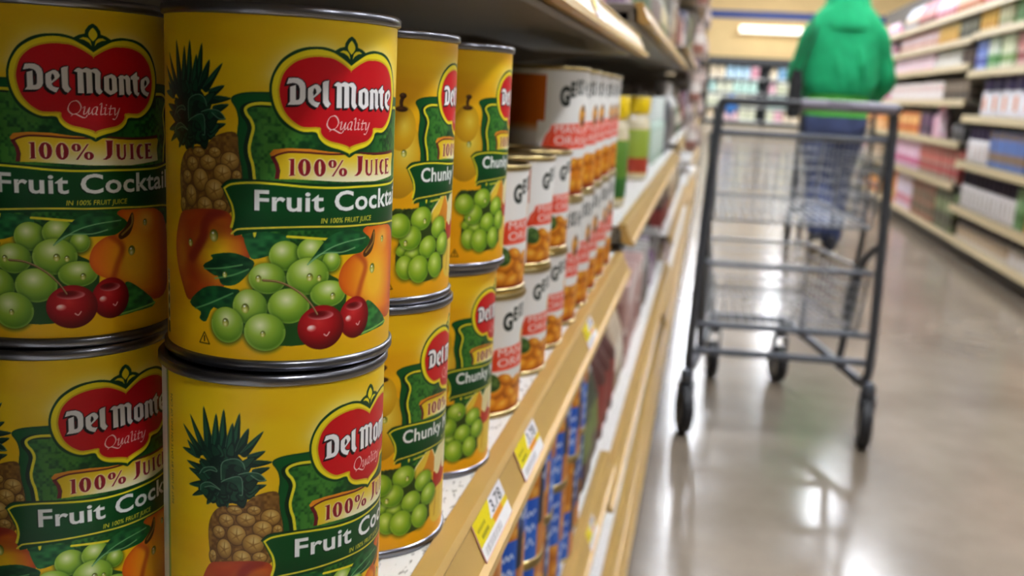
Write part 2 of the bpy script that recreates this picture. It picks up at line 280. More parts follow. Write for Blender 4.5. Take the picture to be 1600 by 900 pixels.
ART = {
 'logo_o': [(-0.1,94.4),(-1.9,95.7),(-4.2,97.1),(-6.1,98),(-8.8,98.6),(-11.4,98.6),(-14.4,98.3),(-17.3,97.4),(-19.7,96),(-21.7,94.3),(-23.3,92),(-24.5,89.3),(-25.1,86.2),(-24.9,82.9),(-24,80.1),(-22.6,77.4),(-20.7,75.4),(-18.2,73.9),(-15.3,72.9),(-11.7,72.8),(-10.8,71.4),(-9.2,69.7),(-6.9,68.6),(-4,67.8),(-2,67.2),(-0.4,66.3),(0.3,66.2)],
 'logo_y': [(-0.1,93.8),(-1.9,95),(-4.2,96.3),(-6.1,97.2),(-8.8,97.8),(-11.4,97.9),(-14.2,97.5),(-16.8,96.6),(-19.3,95.2),(-21.3,93.5),(-22.9,91.2),(-23.9,88.9),(-24.4,86),(-24.1,83.1),(-23.2,80.3),(-21.8,77.9),(-19.9,76),(-17.6,74.5),(-15.1,73.7),(-11.4,73.7),(-10.4,72),(-8.8,70.4),(-6.4,69.3),(-3.5,68.6),(-1.2,67.8),(0.3,67.1)],
 'logo_r': [(0.2,92),(-1.9,93.4),(-4.1,94.6),(-6.5,95.5),(-8.8,95.7),(-11.4,95.7),(-14.3,95.2),(-17.2,94.1),(-19.2,92.6),(-20.9,90.5),(-21.8,88),(-22.2,85.5),(-21.8,82.6),(-20.8,79.8),(-19.3,77.8),(-17.4,76.2),(-14.9,75.1),(-10.2,75.2),(-9.8,73.7),(-8.8,72.3),(-6.9,71.2),(-4.1,70.6),(-1.6,70),(0.2,69.3)],
 'spr_g': [(-0.1,94.1),(-1.7,95.3),(-3.7,96.6),(-5.9,97.7),(-4.2,98.7),(-2.4,99.2),(-2.3,100.2),(-1.3,101.6),(-0.2,102.3)],
 'spr_y': [(-0.2,101),(-1,100.1),(-1.4,99),(-1,98),(-0.1,97.1)],
 'spr_s': [(-0.4,95.5),(-1.2,96.5),(-2.7,97.3),(-4.2,97.5),(-3,98.1),(-1.7,98),(-0.8,97.2)],
 'flag': [(-25,84.6),(-29.6,84.4),(-33.3,83.9),(-35.8,82.9),(-36.2,81.8),(-35.2,80.3),(-34.4,78.6),(-34,76),(-34.3,72.9),(-34.5,69.7),(-34.1,66.6),(-33.4,64),(-33,61.4),(-33.1,58.3)],
 'flag_line': [(-24.4,81.4),(-28,81.4),(-30.6,80.8),(-32,79.7),(-31.7,78.2),(-30.4,76.5),(-29.7,74.2),(-30.4,71),(-30.9,68.4),(-30.6,65.8),(-29.8,63.2),(-29.3,59)],
 'ban_y': [(-23.3,66.1),(-22.3,67),(-18.2,67.7),(-12.9,67.5),(-7.3,67.2),(0.1,67.4),(4.3,67.3),(11.2,66.7),(27.9,66.9),(31.1,57.7),(9.6,58.5),(-2.3,58.8),(-10.6,59.3),(-17.6,59.6),(-22.1,59.4),(-21.7,62),(-22.3,64.1)],
 'ban_o': [(-24.9,66.9),(-23.8,68.2),(-19.2,68.8),(-12.9,68.7),(-7.3,68),(0.1,67.5),(-6.2,67.2),(-14,67.6),(-19.2,67.6),(-22.3,66.8),(-23.4,66),(-24.3,65.9)],
 'ban_l': [(-24.6,65.8),(-23.4,66),(-22.3,64.1),(-21.8,62),(-22.1,59.6),(-23.4,59.5),(-23,61.9),(-23.4,63.8)],
 'ban_line': [(-24.3,65.9),(-23.4,66.2),(-22.3,66.8),(-19.2,67.6),(-14,67.6),(-6.2,67.2),(0.1,67.4)],
 'ban_lr': [(3.6,67.7),(8.4,67.4),(13.2,67.2),(24.5,67.5)],
 'fc_top': [(-39.6,56.2),(-37.3,58.2),(-32.2,58.8),(-24.3,58.7),(-16.5,58.3),(-8.3,57.9),(1,57.9),(13.7,58),(31.1,57.7)],
 'fc_left': [(-39.6,56.2),(-37.8,52.6),(-36.4,49.5),(-36.1,46.3),(-36.4,44.1),(-35.5,41.7)],
 'fc_bot': [(-35.5,41.7),(-29.5,43.2),(-19,44.1),(-8.1,44.2),(5.1,44.4),(32.6,43.7)],
 'fc_yt': [(-38.7,55.9),(-36.1,57.3),(-29.5,58.1),(-21.7,57.9),(-13.8,57.3),(-5.4,57),(4.7,57.1),(27.9,57.1)],
 'fc_yl': [(-38.7,55.8),(-37.3,53.2),(-36.1,50.6),(-35.7,47.4),(-36.4,44.4)],
 'fc_yb': [(-35.5,43.1),(-33.8,43.9),(-26.8,44.6),(-17.9,45.1),(-10.4,45.2),(-2,45),(9.3,44.9),(32.6,43.7)],
 'fc_y2': [(-19.5,42.2),(-14.7,41.9),(-6.8,41.2)],
 'spot': [(-29.7,43.2),(-28.6,43.4),(-28.8,42.2),(-29.2,41.5),(-29.6,42.1)],
 'txt_fc': [(-29.2,49.7),(-29.3,56.1),(-8.7,50.1),(-4.6,50),(32.6,48.8)],
 'txt_in': [(-9.3,46.8),(-9.3,48.6),(10.6,45.9)],
 'grapes': [(-20.1,36.3,4.8,4.6),(-11.9,37.6,4.7,4.3),(-5.6,34.3,3,3.2),(-25.4,29.2,5.6,4.8),(-13.1,29.9,6.6,5.8),(-6.4,24.1,6,4.2),(-30.6,20.1,5.4,5.5),(-18.9,20.7,6.3,5.5),(-38,13.9,5.4,5.6),(-26.1,12.4,6.3,5.9)],
 'cherries': [(3.7,15.4,6.3,6.8),(-8.5,13.5,7.7,7.1)],
 'stem': [(-26.6,28.6),(-21.6,28.1),(-16.4,25.4),(-12.5,21.6),(-10,17.7)],
 'pear': [(-3,27.4),(-2.3,31.4),(-0.4,33.9),(2.5,35.7),(6.2,36.4),(10.2,39.8),(6.4,42.9),(8.4,44.4),(14.4,44.9),(23.9,43.1),(30.4,37.8),(32.6,24.1),(30,14.1),(21.9,12.2),(13.2,16.1),(8.3,19.8),(2.5,22),(-0.9,23.8)],
 'leafR': [(-13.3,33.6),(-10.7,37.2),(-7.3,41.4),(-3,43.5),(1.8,43.6),(8,41),(4.6,40.7),(7.6,39.4),(2,37.1),(-1.2,36.2),(-5.8,37),(-9.3,36.2)],
 'leafB': [(8.8,20),(13.1,18.3),(22.1,10.7),(13.5,9.6),(3.8,8.9),(6.6,10.9),(9,14.7)],
 'leaf1': [(-46.6,31.4),(-42.9,33.9),(-43.3,35.2),(-36.6,36.5),(-31.8,35.5),(-29.2,33.7),(-31.8,29.6),(-35.2,26.7),(-39.5,26.3),(-41,28.8),(-42.5,29)],
 'leaf2': [(-52.6,19.1),(-46.7,24.4),(-41,25.8),(-36.6,25.3),(-33.8,24.9),(-35.9,20),(-36.6,16.6),(-42.6,18.9),(-45.5,14.1),(-48.2,14.7),(-47.7,16.8)],
 'leafM': [(-32.5,42),(-28.6,43.5),(-19.8,42.5),(-19.1,39.9),(-24.2,36.6),(-29.2,35),(-30.9,36.3)],
 'calyx': [(11.9,43.1),(12.6,40.2),(11,36.2),(7.7,34.5),(6.7,36),(9.2,38.5)],
 'peach': [(-57.1,46.2),(-52.8,48),(-45.3,49.1),(-39.1,49.1),(-36.3,47.3),(-36,42.1),(-33.6,42.3),(-31.5,39.4),(-30.7,35.2),(-36.3,31.7),(-39.2,25.5),(-47.6,22.3),(-53.2,19.8),(-56.5,24.2),(-59.8,31.2),(-60.3,38.2)],
 'crease': [(-51.3,33.6),(-48.6,37.2),(-46.4,40.6),(-45.7,44.4),(-43.4,47.2),(-39.7,48.8)],
 'recy': [(-69.4,26.2),(-59.8,6.9)],
 'tri': [(-46.2,10.5),(-48.1,7),(-44.3,7.1)],
 'pine': [(-57.1,59.7),(-54.8,65),(-50.8,67.3),(-45.5,68.2),(-41,71.5),(-35,72.5),(-34.1,66.9),(-33.1,60.6),(-33.4,57.2),(-37.8,53.2),(-37.1,48.3),(-54.9,46.5),(-56.8,51.4)],
 'eyes': [(-50.9,62.2,2.6,2.3),(-44.5,63.1,3.1,2.4),(-36.9,64,3.1,2.8),(-53.4,58,2.2,2.2),(-47.5,57.7,3.2,3.5),(-39.4,60.2,3.1,2.8),(-42.2,55,3.5,3.4),(-51.6,52.6,2.6,3.4),(-45.8,49.9,3.1,2.9),(-34.7,59.7,1.6,1.8),(-40.2,50.5,2.4,1.9),(-55.6,49.5,1.4,2.2),(-48.1,65.9,2.6,1.5),(-42,66.3,2.2,1.6)],
 'leaves': [[(-55.4,84.1),(-55.9,91),(-58.8,98.7),(-58.9,90.1),(-57.7,83.4)],[(-51.2,83.9),(-50.6,90.6),(-51.6,98.7),(-53,90.4),(-53.2,83.7)],[(-47.7,83.5),(-46.4,89.9),(-46.5,97.9),(-48.8,90.1),(-49.8,83.6)],[(-53.9,83.5),(-53.4,89.7),(-54.2,97),(-55.4,89.4),(-55.5,83.3)],[(-46,84.8),(-44.4,88.4),(-43.7,93.2),(-46.2,89),(-47.5,85.3)],[(-44.9,84),(-41.8,87.4),(-39.2,92.4),(-43.3,88.7),(-46.1,85)],[(-49.4,84.1),(-48.6,88.8),(-48.7,94.6),(-50.2,88.8),(-50.8,84.1)],[(-57.6,84.6),(-59.7,89.7),(-64.4,95),(-62.2,88.4),(-59.4,83.6)],[(-58.8,83.8),(-61.8,87.8),(-67.8,91.1),(-64.3,86.1),(-60.6,82.5)],[(-60.1,83.1),(-63.1,83.8),(-68.2,83.1),(-64.3,81.8),(-61,81.5)],[(-60.7,82.6),(-62.3,84.7),(-65.8,86.2),(-64.2,83.4),(-62.1,81.6)],[(-43.3,82.6),(-40.9,83.6),(-38.6,86),(-41.6,85.3),(-43.9,83.9)],[(-43.5,80.7),(-40.2,80.7),(-36.4,82.4),(-40.4,83.1),(-43.6,82.5)],[(-42,77.9),(-39.7,78.6),(-37.2,80.6),(-40.2,80.3),(-42.5,79.3)],[(-43,76.5),(-41,75.8),(-38.2,76.3),(-40.6,77.7),(-42.8,78)],[(-58.4,78.7),(-61.2,79.8),(-66.1,79.3),(-62.6,77.6),(-59.5,77)],[(-58.5,76.7),(-60.9,77.6),(-65.2,77),(-62.2,75.4),(-59.5,75)],[(-58.2,74.2),(-61.2,73.9),(-65.2,71.6),(-61.2,71.5),(-58.2,72.3)],[(-57,73),(-60.3,71.6),(-63.8,68.1),(-59.2,69.6),(-56.2,71.4)],[(-55.3,72.3),(-57.2,70),(-57.8,66.5),(-54.8,69),(-53.4,71.5)],[(-43.3,72.3),(-40.8,72.9),(-38.2,74.9),(-41.4,74.9),(-43.8,73.9)],[(-46.9,70.3),(-44.6,69.7),(-41.6,71.2),(-44.3,72.8),(-46.6,72.8)],[(-52.8,70.5),(-52.7,68.4),(-50.5,66.7),(-49.6,69.6),(-50.3,71.4)],[(-49.5,69.8),(-48.2,68.3),(-45.5,67.9),(-46.5,70.4),(-48.1,71.5)]],
 'crown': [(-51.3,77.2,8.4,9.1)],
 'bigleaf': [[(-52.5,75.6),(-52.5,80.4),(-50.8,82.3),(-47.4,83),(-45.5,81.8),(-44.8,79.8),(-46.8,81),(-49.4,81.1),(-50.8,79.3),(-51.4,75.8)],[(-52.5,74.9),(-50.8,76),(-47.4,77.3),(-45.8,76.4),(-45.6,71.6),(-46.4,71.2),(-47.4,74.2),(-50.1,75.3)],[(-46.8,78),(-43.5,78.9),(-40.4,78.5),(-38.5,76.6),(-40.4,76.3),(-42.9,77.9)],[(-60.2,70.8),(-59.8,72.9),(-56.6,74.1),(-52.9,72.2),(-55.8,73),(-58.6,72.1)],[(-60.6,76.2),(-58.9,78.4),(-55.4,79.4),(-54,78.1),(-56.6,78.2),(-59,76.9)]],
 'k_fc_top': [(-39.8,56),(-33.5,57.7),(-25.7,58.7),(-15.8,59.6),(1.8,57.5)],
 'k_fc_yt': [(-38.9,55.2),(-33.5,56.3),(-25.7,57.3),(-15.7,58.1),(-0.6,56.6)],
 'k_txt': [(-32.5,50.2),(-32.8,56.2),(-7.7,51.1)],
 'k_banL': [(-39.8,55.2),(-37.7,52.6),(-36.9,49.4),(-37.1,46),(-36,43)],
 'k_bot': [(-36,43),(-27.7,44),(-18.4,45.2),(-2.3,46.3)],
 'k_yb': [(-35.6,43.7),(-27.7,45.1),(-18.5,46.3),(-5.1,46.9)],
 'k_grapes': [(-39,23.1,4.2,2.8),(-35.1,21.1,4.4,3.2),(-31.4,35.6,5.5,4.8),(-20.2,31.2,5.4,4.5),(-36.6,27.8,5.3,4.9),(-16.4,24,5.4,4.8),(-27.1,23.5,5.1,4.7),(-38.8,15.6,4.1,5.1),(-31.9,14.6,5.4,5.8),(-21.9,15.4,4.9,5.5)],
 'k_wedge': [[(-26.5,35.6),(-24.9,38.8),(-19.4,43.7),(-15.5,45.1),(-14.1,42.9),(-19,37.9),(-25,32.4)],[(-15.5,45.1),(-11.6,38.5),(-12.6,33),(-17.1,33.7),(-21,35.6),(-19.1,38.6)],[(-12.5,40.2),(-7.1,45),(-0.1,45.2),(4.9,34.8),(-9.3,30.4),(-12.7,33.8)],[(-16.3,20.4),(-10.3,23.4),(4.9,22.6),(0.9,15.2),(-12.2,9.3),(-15.8,13.6)]],
 'k_red': [(-13.2,31.8),(-9.4,31.1),(1,32.5),(1.1,23.4),(-10.3,23.4),(-13.5,26.8)],
 'k_pear': [(-38.9,64.5,5.1,6.5)],
 'dm': [[[(-20.2,87.4),(-19.6,89.2),(-18.2,89.3),(-16.8,89.3),(-15.7,88.8),(-14.9,87.9),(-14.6,86.7),(-14.6,85.2),(-14.6,83.7),(-15,82.6),(-15.7,81.9),(-16.5,81.6),(-19.9,81.4),(-19.2,82.4),(-19.2,86.7),(-17.5,87.3),(-17.4,82.9),(-16.6,83.1),(-16.4,83.6),(-16.3,86.1),(-16.7,87.2),(-17.4,87.7),(-18.4,87.8),(-19.2,87.6)]],[[(-13.9,86.5),(-13,87.1),(-11.9,87.7),(-11.2,87.8),(-10.4,87.3),(-9.9,86.3),(-10,85.7),(-10.8,84.9),(-12.2,83.7),(-12.2,83.3),(-11.8,82.8),(-10.9,82.5),(-10.2,82.5),(-10.7,81.6),(-11,81),(-11.6,81.1),(-12.8,81.7),(-13.7,82.6),(-14,83.7),(-14,85.6)],[(-12.2,86.3),(-12,86.7),(-11.5,86.1),(-11.4,85.3),(-12.2,84.4),(-12.4,85.3)]],[[(-9.5,88.4),(-8.9,88.8),(-7.5,89.1),(-7.6,87.8),(-7.6,83.5),(-7.4,82.9),(-6.8,82.2),(-7.4,81.5),(-7.7,81),(-8.6,81.4),(-9.4,82.6)]],[[(-6,87.7),(-5.1,88.6),(-4.4,88.8),(-3.4,88.4),(-2.4,88.9),(-1.6,88.8),(-0.8,88.4),(0.1,88.8),(0.9,88.8),(1.7,88.1),(2.1,87.5),(2,86.2),(1.9,82.9),(2.2,82.3),(2.6,81.9),(2.1,81.2),(1.5,80.8),(0.6,81.5),(0.3,82.4),(0.3,87.2),(-0.6,87.7),(-0.5,81.2),(-2.3,81.1),(-2.4,87.4),(-3.2,87.5),(-3.1,81.1),(-4.9,81.1),(-4.9,87.4),(-5.3,87.5)]],[[(3.1,86.4),(4.2,86.9),(5.6,87.4),(6.8,86.9),(7.3,86.1),(7.5,82.1),(6.6,81.4),(5.1,80.8),(4,81.4),(3.1,82.2)],[(4.7,85.9),(5.3,86.2),(5.6,85.7),(5.7,82.6),(5.3,82.1),(4.8,82.6)]],[[(7.7,86.4),(8.6,87.1),(9.5,87.2),(10.1,86.9),(11,87.3),(11.7,87),(12.3,86.2),(12.4,82.3),(12.9,81.9),(12.5,81.4),(11.8,80.8),(10.9,81.4),(10.6,82.3),(10.5,85.8),(9.8,86.1),(10,81),(8.1,80.9),(8.1,86)]],[[(12.4,86.8),(13.4,87.4),(14.7,88.3),(15.1,88.3),(15.2,87.1),(16.1,86.8),(16,86),(15.3,85.9),(15.3,82),(16.1,81.8),(15.8,81.1),(15.3,80.6),(14,81.4),(13.6,82.3),(13.2,85.9),(12.6,85.9)]],[[(16.8,85.9),(17.7,86.4),(19.0,87),(19.7,87.1),(20.6,86.6),(21.1,85.7),(21.0,85.1),(20.1,84.3),(18.6,83.2),(18.6,82.8),(19.1,82.3),(20.0,82),(20.8,82),(20.3,81.2),(19.9,80.6),(19.3,80.7),(17.9,81.3),(17.0,82.1),(16.6,83.2),(16.6,85)],[(18.6,85.7),(18.8,86),(19.4,85.5),(19.5,84.7),(18.6,83.8),(18.3,84.7)]]],
 'quality': [[(-4.1,76.9),(-4.4,77.8),(-5.1,78.6),(-5.9,78.7),(-7,78.2),(-7.7,77.1),(-7.9,76),(-7.5,75.2),(-6.7,74.6),(-5.8,74.7),(-4.9,75.2),(-4.3,76.1),(-4.1,76.9)],[(-7,74.1),(-6.4,74.6),(-5.6,74.6),(-4.4,74),(-3.4,73.6),(-2.7,73.8),(-2.4,74.4)],[(-3.6,76.6),(-3,76.9),(-3.4,75),(-3.1,74.7),(-2.4,75.3),(-1.6,76.8),(-2,75),(-1.7,74.7),(-1.2,75.2)],[(0.8,76.9),(0.1,77),(-0.8,76),(-0.8,74.9),(-0.4,74.7),(0.5,75.6),(0.8,76.9),(0.3,74.9),(0.7,74.6)],[(1.6,77.8),(2.2,78),(1.8,75),(2.1,74.7),(2.6,74.8)],[(2.9,76.7),(3.4,76.8),(3.1,75),(3.4,74.7),(3.9,74.9)],[(3.6,77.8),(3.7,77.6)],[(5.2,77.6),(4.6,75),(4.9,74.7),(5.4,74.9)],[(4.4,76.6),(6.1,76.7)],[(5.8,76.7),(6.5,76.7),(6.4,75),(6.7,74.7),(7.6,75.7),(8.1,76.8)],[(8,76.5),(7.3,74.5),(6.5,73.3),(5.7,73.4)]],
 'j100': [[[(-19.6,65.5),(-17.7,65.7),(-17.7,61),(-17.3,60.7),(-19.3,60.5),(-18.9,60.9),(-18.8,65.1)]],[[(-12.8,63.2),(-12.9,62.3),(-13.2,61.5),(-13.7,60.9),(-14.3,60.6),(-15,60.6),(-15.6,60.9),(-16.1,61.4),(-16.4,62.2),(-16.6,63.1),(-16.5,64),(-16.1,64.8),(-15.7,65.4),(-15,65.7),(-14.4,65.7),(-13.8,65.4),(-13.2,64.9),(-12.9,64.1)],[(-14.2,63.2),(-14.2,62.4),(-14.3,61.8),(-14.4,61.3),(-14.6,61.1),(-14.7,61.1),(-14.9,61.3),(-15,61.8),(-15.1,62.4),(-15.2,63.1),(-15.1,63.9),(-15.1,64.5),(-14.9,65),(-14.8,65.2),(-14.6,65.2),(-14.5,65),(-14.3,64.5),(-14.2,63.9)]],[[(-8.1,63.1),(-8.2,62.2),(-8.5,61.4),(-9,60.9),(-9.6,60.5),(-10.3,60.5),(-10.9,60.8),(-11.4,61.4),(-11.7,62.2),(-11.8,63.1),(-11.7,64),(-11.4,64.8),(-11,65.3),(-10.4,65.7),(-9.7,65.7),(-9.1,65.4),(-8.6,64.8),(-8.2,64)],[(-9.5,63.1),(-9.6,62.4),(-9.6,61.7),(-9.7,61.3),(-9.9,61),(-10,61),(-10.2,61.3),(-10.3,61.7),(-10.4,62.4),(-10.4,63.1),(-10.4,63.8),(-10.4,64.5),(-10.2,64.9),(-10.1,65.2),(-10,65.2),(-9.8,64.9),(-9.7,64.5),(-9.6,63.8)]],[[(-4.5,64.3),(-4.6,63.9),(-4.8,63.5),(-5.2,63.2),(-5.6,63.1),(-6.1,63.1),(-6.6,63.2),(-6.9,63.5),(-7.2,63.9),(-7.3,64.3),(-7.2,64.7),(-7,65.1),(-6.6,65.4),(-6.2,65.5),(-5.7,65.5),(-5.2,65.4),(-4.8,65.1),(-4.6,64.7)],[(-5.6,64.3),(-5.6,64),(-5.6,63.7),(-5.7,63.5),(-5.8,63.4),(-5.9,63.4),(-6.1,63.5),(-6.1,63.7),(-6.2,64),(-6.2,64.3),(-6.2,64.6),(-6.2,64.9),(-6.1,65),(-6,65.1),(-5.9,65.1),(-5.7,65),(-5.7,64.9),(-5.6,64.6)]],[[(-0.7,61.7),(-0.8,61.3),(-1.1,60.9),(-1.5,60.6),(-2,60.5),(-2.5,60.5),(-3,60.7),(-3.4,61),(-3.6,61.3),(-3.7,61.8),(-3.6,62.2),(-3.4,62.6),(-3,62.9),(-2.5,63),(-2,63),(-1.5,62.9),(-1.1,62.6),(-0.8,62.2)],[(-1.9,61.8),(-1.9,61.5),(-2,61.2),(-2,61),(-2.2,60.9),(-2.3,60.9),(-2.4,61),(-2.5,61.2),(-2.6,61.5),(-2.6,61.8),(-2.6,62.1),(-2.5,62.3),(-2.4,62.5),(-2.3,62.6),(-2.2,62.6),(-2.1,62.5),(-2,62.3),(-1.9,62.1)]],[[(-2.7,65.4),(-2.1,65.5),(-5.5,60.5),(-6.1,60.5)]],[[(3,66.6),(5.6,66.6),(5.4,66.1),(5.2,62.2),(4.5,61.1),(3.2,60.5),(2,60.6),(2.9,61),(3.5,61.8),(3.4,66.1)]],[[(6.4,65.4),(7.9,65.4),(7.8,61.6),(8.4,60.9),(9.2,61.1),(9.4,62),(9.3,65.3),(10.4,65.3),(10,65),(10.1,61.8),(9.6,60.6),(8.5,60.3),(7.3,60.7),(6.8,61.7),(6.7,65.1)]],[[(11.3,65.4),(13.4,65.4),(12.9,65),(13,60.7),(13.6,60.4),(11.4,60.5),(11.9,60.8),(11.8,65.1)]],[[(16.7,65.2),(17.2,64.4),(16.5,64.8),(15.8,64),(15.7,61.9),(16.3,61),(17.3,61.1),(17,60.5),(15.7,60.4),(14.7,61.3),(14.2,62.9),(14.5,64.3),(15.4,65.2)]],[[(17.8,65.3),(21.4,65.3),(21.1,64.5),(19.7,64.9),(19.6,63.3),(20.7,63.4),(20.6,62.4),(19.7,62.7),(19.7,60.9),(21.1,60.9),(21.8,61.4),(21.5,60.4),(18,60.4),(18.4,60.7),(18.2,65)]]],
}
def mir(p, c=0.0): return list(p) + [(2 * c - x, y) for x, y in reversed(p)]
def gold(p, seed, top='f0ca12', low='ecb808', streak=.5):
    n = p.noise(26, 5, seed) * .6 + p.noise(60, 18, seed + 1) * .4; t = np.clip((p.V - 5) / 95, 0, 1)[..., None]
    b = np.array(hx(low)) * (1 - t) + np.array(hx(top)) * t; k = (np.clip((n - .35) * 2, 0, 1) * streak)[..., None]
    p.img[:] = b * (1 - k) + np.array(hx('e2a006')) * k
def emblem(p):
    """the green flag, the red heart-shaped emblem with its sprout, and the 100% juice ribbon"""
    A = ART; L = p.mask(crom(mir(A['logo_o']), 3, True)); halo = np.clip(p.blur(L, 3.0) * 1.5, 0, 1) * np.clip((p.V - 84) / 6, 0, 1)
    p.over(halo * .8, 'f4e9b4')
    fl = crom(A['flag'], 4); fl = [tuple(q) for q in fl] + [(-33.1, 38.5), (-30.5, 36.5), (-22, 36), (0, 36)]
    F = p.mask(fl + [(-x, y) for x, y in reversed(fl)]); p.over(F, '04521f'); g = p.noise(1.0, 1.0, 5) * .55 + p.noise(9, 9, 8) * .75
    inn = [tuple(q) for q in crom(A['flag_line'], 4)] + [(-29.3, 40), (-14, 38), (0, 38)]; I = p.mask(inn + [(-x, y) for x, y in reversed(inn)])
    p.over(I, '043a14'); p.over(I * np.clip((g - .45) * 1.6, 0, .6) * np.clip(1.5 - np.abs(np.abs(p.U) - 22) / 9, 0, 1), '7fae32'); p.over(I * np.clip((g - .4), 0, .4), '2a7a30')
    for sg in (1, -1):
        ln = [(sg * x, y) for x, y in A['flag_line']]; p.stroke([(x - sg * .9, y - .2) for x, y in ln], 1.7, '02260e'); p.stroke(ln, .95, 'e9dc2a')
        p.stroke([(sg * x, y) for x, y in A['flag']], .5, '06401c')
    # ribbon
    rb = [q for q in A['ban_y'] if q[0] < 12]; rb = A['ban_y'][:7] + [(11.2, 66.7), (18, 66.9), (24.6, 67.2), (25.6, 66.4), (24.7, 63.5), (25.2, 59.5), (12, 58.5)] + A['ban_y'][11:]
    m = p.mask(rb); p.over(m, 'e6c21c'); p.over(m * np.clip((66.5 - p.V) / 7, 0, 1) * np.clip((p.U + 22) / 12, 0, 1), 'f6efc4')
    p.poly(A['ban_o'], 'e08a1e'); p.poly(A['ban_l'], '6a1420'); p.stroke(A['ban_line'], .55, '5a1018'); p.stroke([(3.6, 67.7), (8.4, 67.3), (15, 67.1), (24.6, 67.4)], (.5, 1.0), '5a1018')
    for k, c in enumerate(ART['j100']):
        m = p.mask(*c); p.over(np.clip(p.blur(m, .35) * 2.2, 0, 1), 'f7e6c0')
    for c in ART['j100']: p.over(p.mask(*c), '8c1420')
    # emblem
    p.over(L, '033a18'); Y = p.mask(crom(mir(A['logo_y']), 3, True)); p.over(Y, 'f0dc1e'); p.stroke(crom(mir(A['logo_r']), 3, True), 1.2, 'c79a10', .6, sm=False)
    p.poly(mir(A['spr_g']), '033a18'); p.poly(crom(mir(A['spr_y']), 2, True), 'f0dc1e')
    for sg in (1, -1): p.poly([(sg * x, y) for x, y in A['spr_s']], 'f0dc1e')
    R = p.mask(crom(mir(A['logo_r']), 3, True)); p.over(R, 'cc0a18'); p.over(R * np.clip((76 - p.V) / 14, 0, .5), 'a00e18')
    for c in A['dm']:
        for dx, dy in ((-.35, -.35), (-.7, -.7), (-.15, .3), (.3, .1), (-.45, 0)):
            p.over(p.mask(*[[(x + dx, y + dy) for x, y in q] for q in c]), '12080a')
    for c in A['dm']: p.over(p.mask(*c), 'f4f1ee')
    for q in A['quality']: p.stroke(q, .42, 'f8d9cf', nib=35)
def ribbon(p, name, u, v, size, fit, small=None):
    A = ART; top = A['fc_top'][:7] + [(13.7, 57.6), (24, 57.8), (33, 58.6), (37.5, 57.6), (39.6, 56)]; bot = [(35.5, 41.7), (30, 43), (18, 44)] + A['fc_bot'][::-1][1:]
    left = A['fc_left']; rt = [(-x, y) for x, y in left[1:-1]]
    B = p.mask([tuple(q) for q in crom(top, 3)] + rt + bot + [tuple(q) for q in left[::-1]][1:]); p.over(B, '05491c'); p.over(B * np.clip((50 - p.V) / 8, 0, .6) , '033514')
    p.stroke(A['fc_top'][:7] + [(13.7, 57.9), (24, 58), (34, 58.6)], .5, '052c14'); yt = A['fc_yt'][:7] + [(14, 57), (24, 57), (34, 57.8), (38.2, 55.8)]
    p.stroke(yt, .7, 'e9dc2a'); p.stroke(A['fc_yl'], (.5, .9), 'e9dc2a'); p.stroke([(-x, y) for x, y in A['fc_yl']], (.5, .9), 'e9dc2a')
    p.stroke([(-36.4, 42.3)] + A['fc_yb'][:7] + [(15, 44.6), (28, 44), (35.6, 42.6)], .6, 'd9cc3a')
    p.text(name, u, v, size, 'f6f6f2', bold=.022, fit=fit, shadow=(-.35, -.3, '05270f'), space=1.04)
    if small: p.text(small, small_u, 46.2, 2.25, 'e2d23a', bold=.012, fit=19.5, shear=.12)
small_u = -9.3
def seam_panel(p):
    """green edge strip and white facts panel on the back of the label"""
    m = ((p.U < -77) | (p.U > 62)).astype(float); p.over(m, '0c5a2a'); m = ((p.U < -79) | (p.U > 64)).astype(float); p.over(m, 'f2efe4')
    p.stroke([(-77.6, 4), (-77.6, 106)], .5, 'dccf2a', sm=False); p.stroke([(61.6, 4), (61.6, 106)], .5, 'dccf2a', sm=False)
    for i in range(26):
        v = 98 - i * 3.2; p.over(((np.abs(p.V - v) < .55) & (((p.U > 68) & (p.U < 100 + 7 * math.sin(i * 2.3))))).astype(float) , '3a3a36', .8)
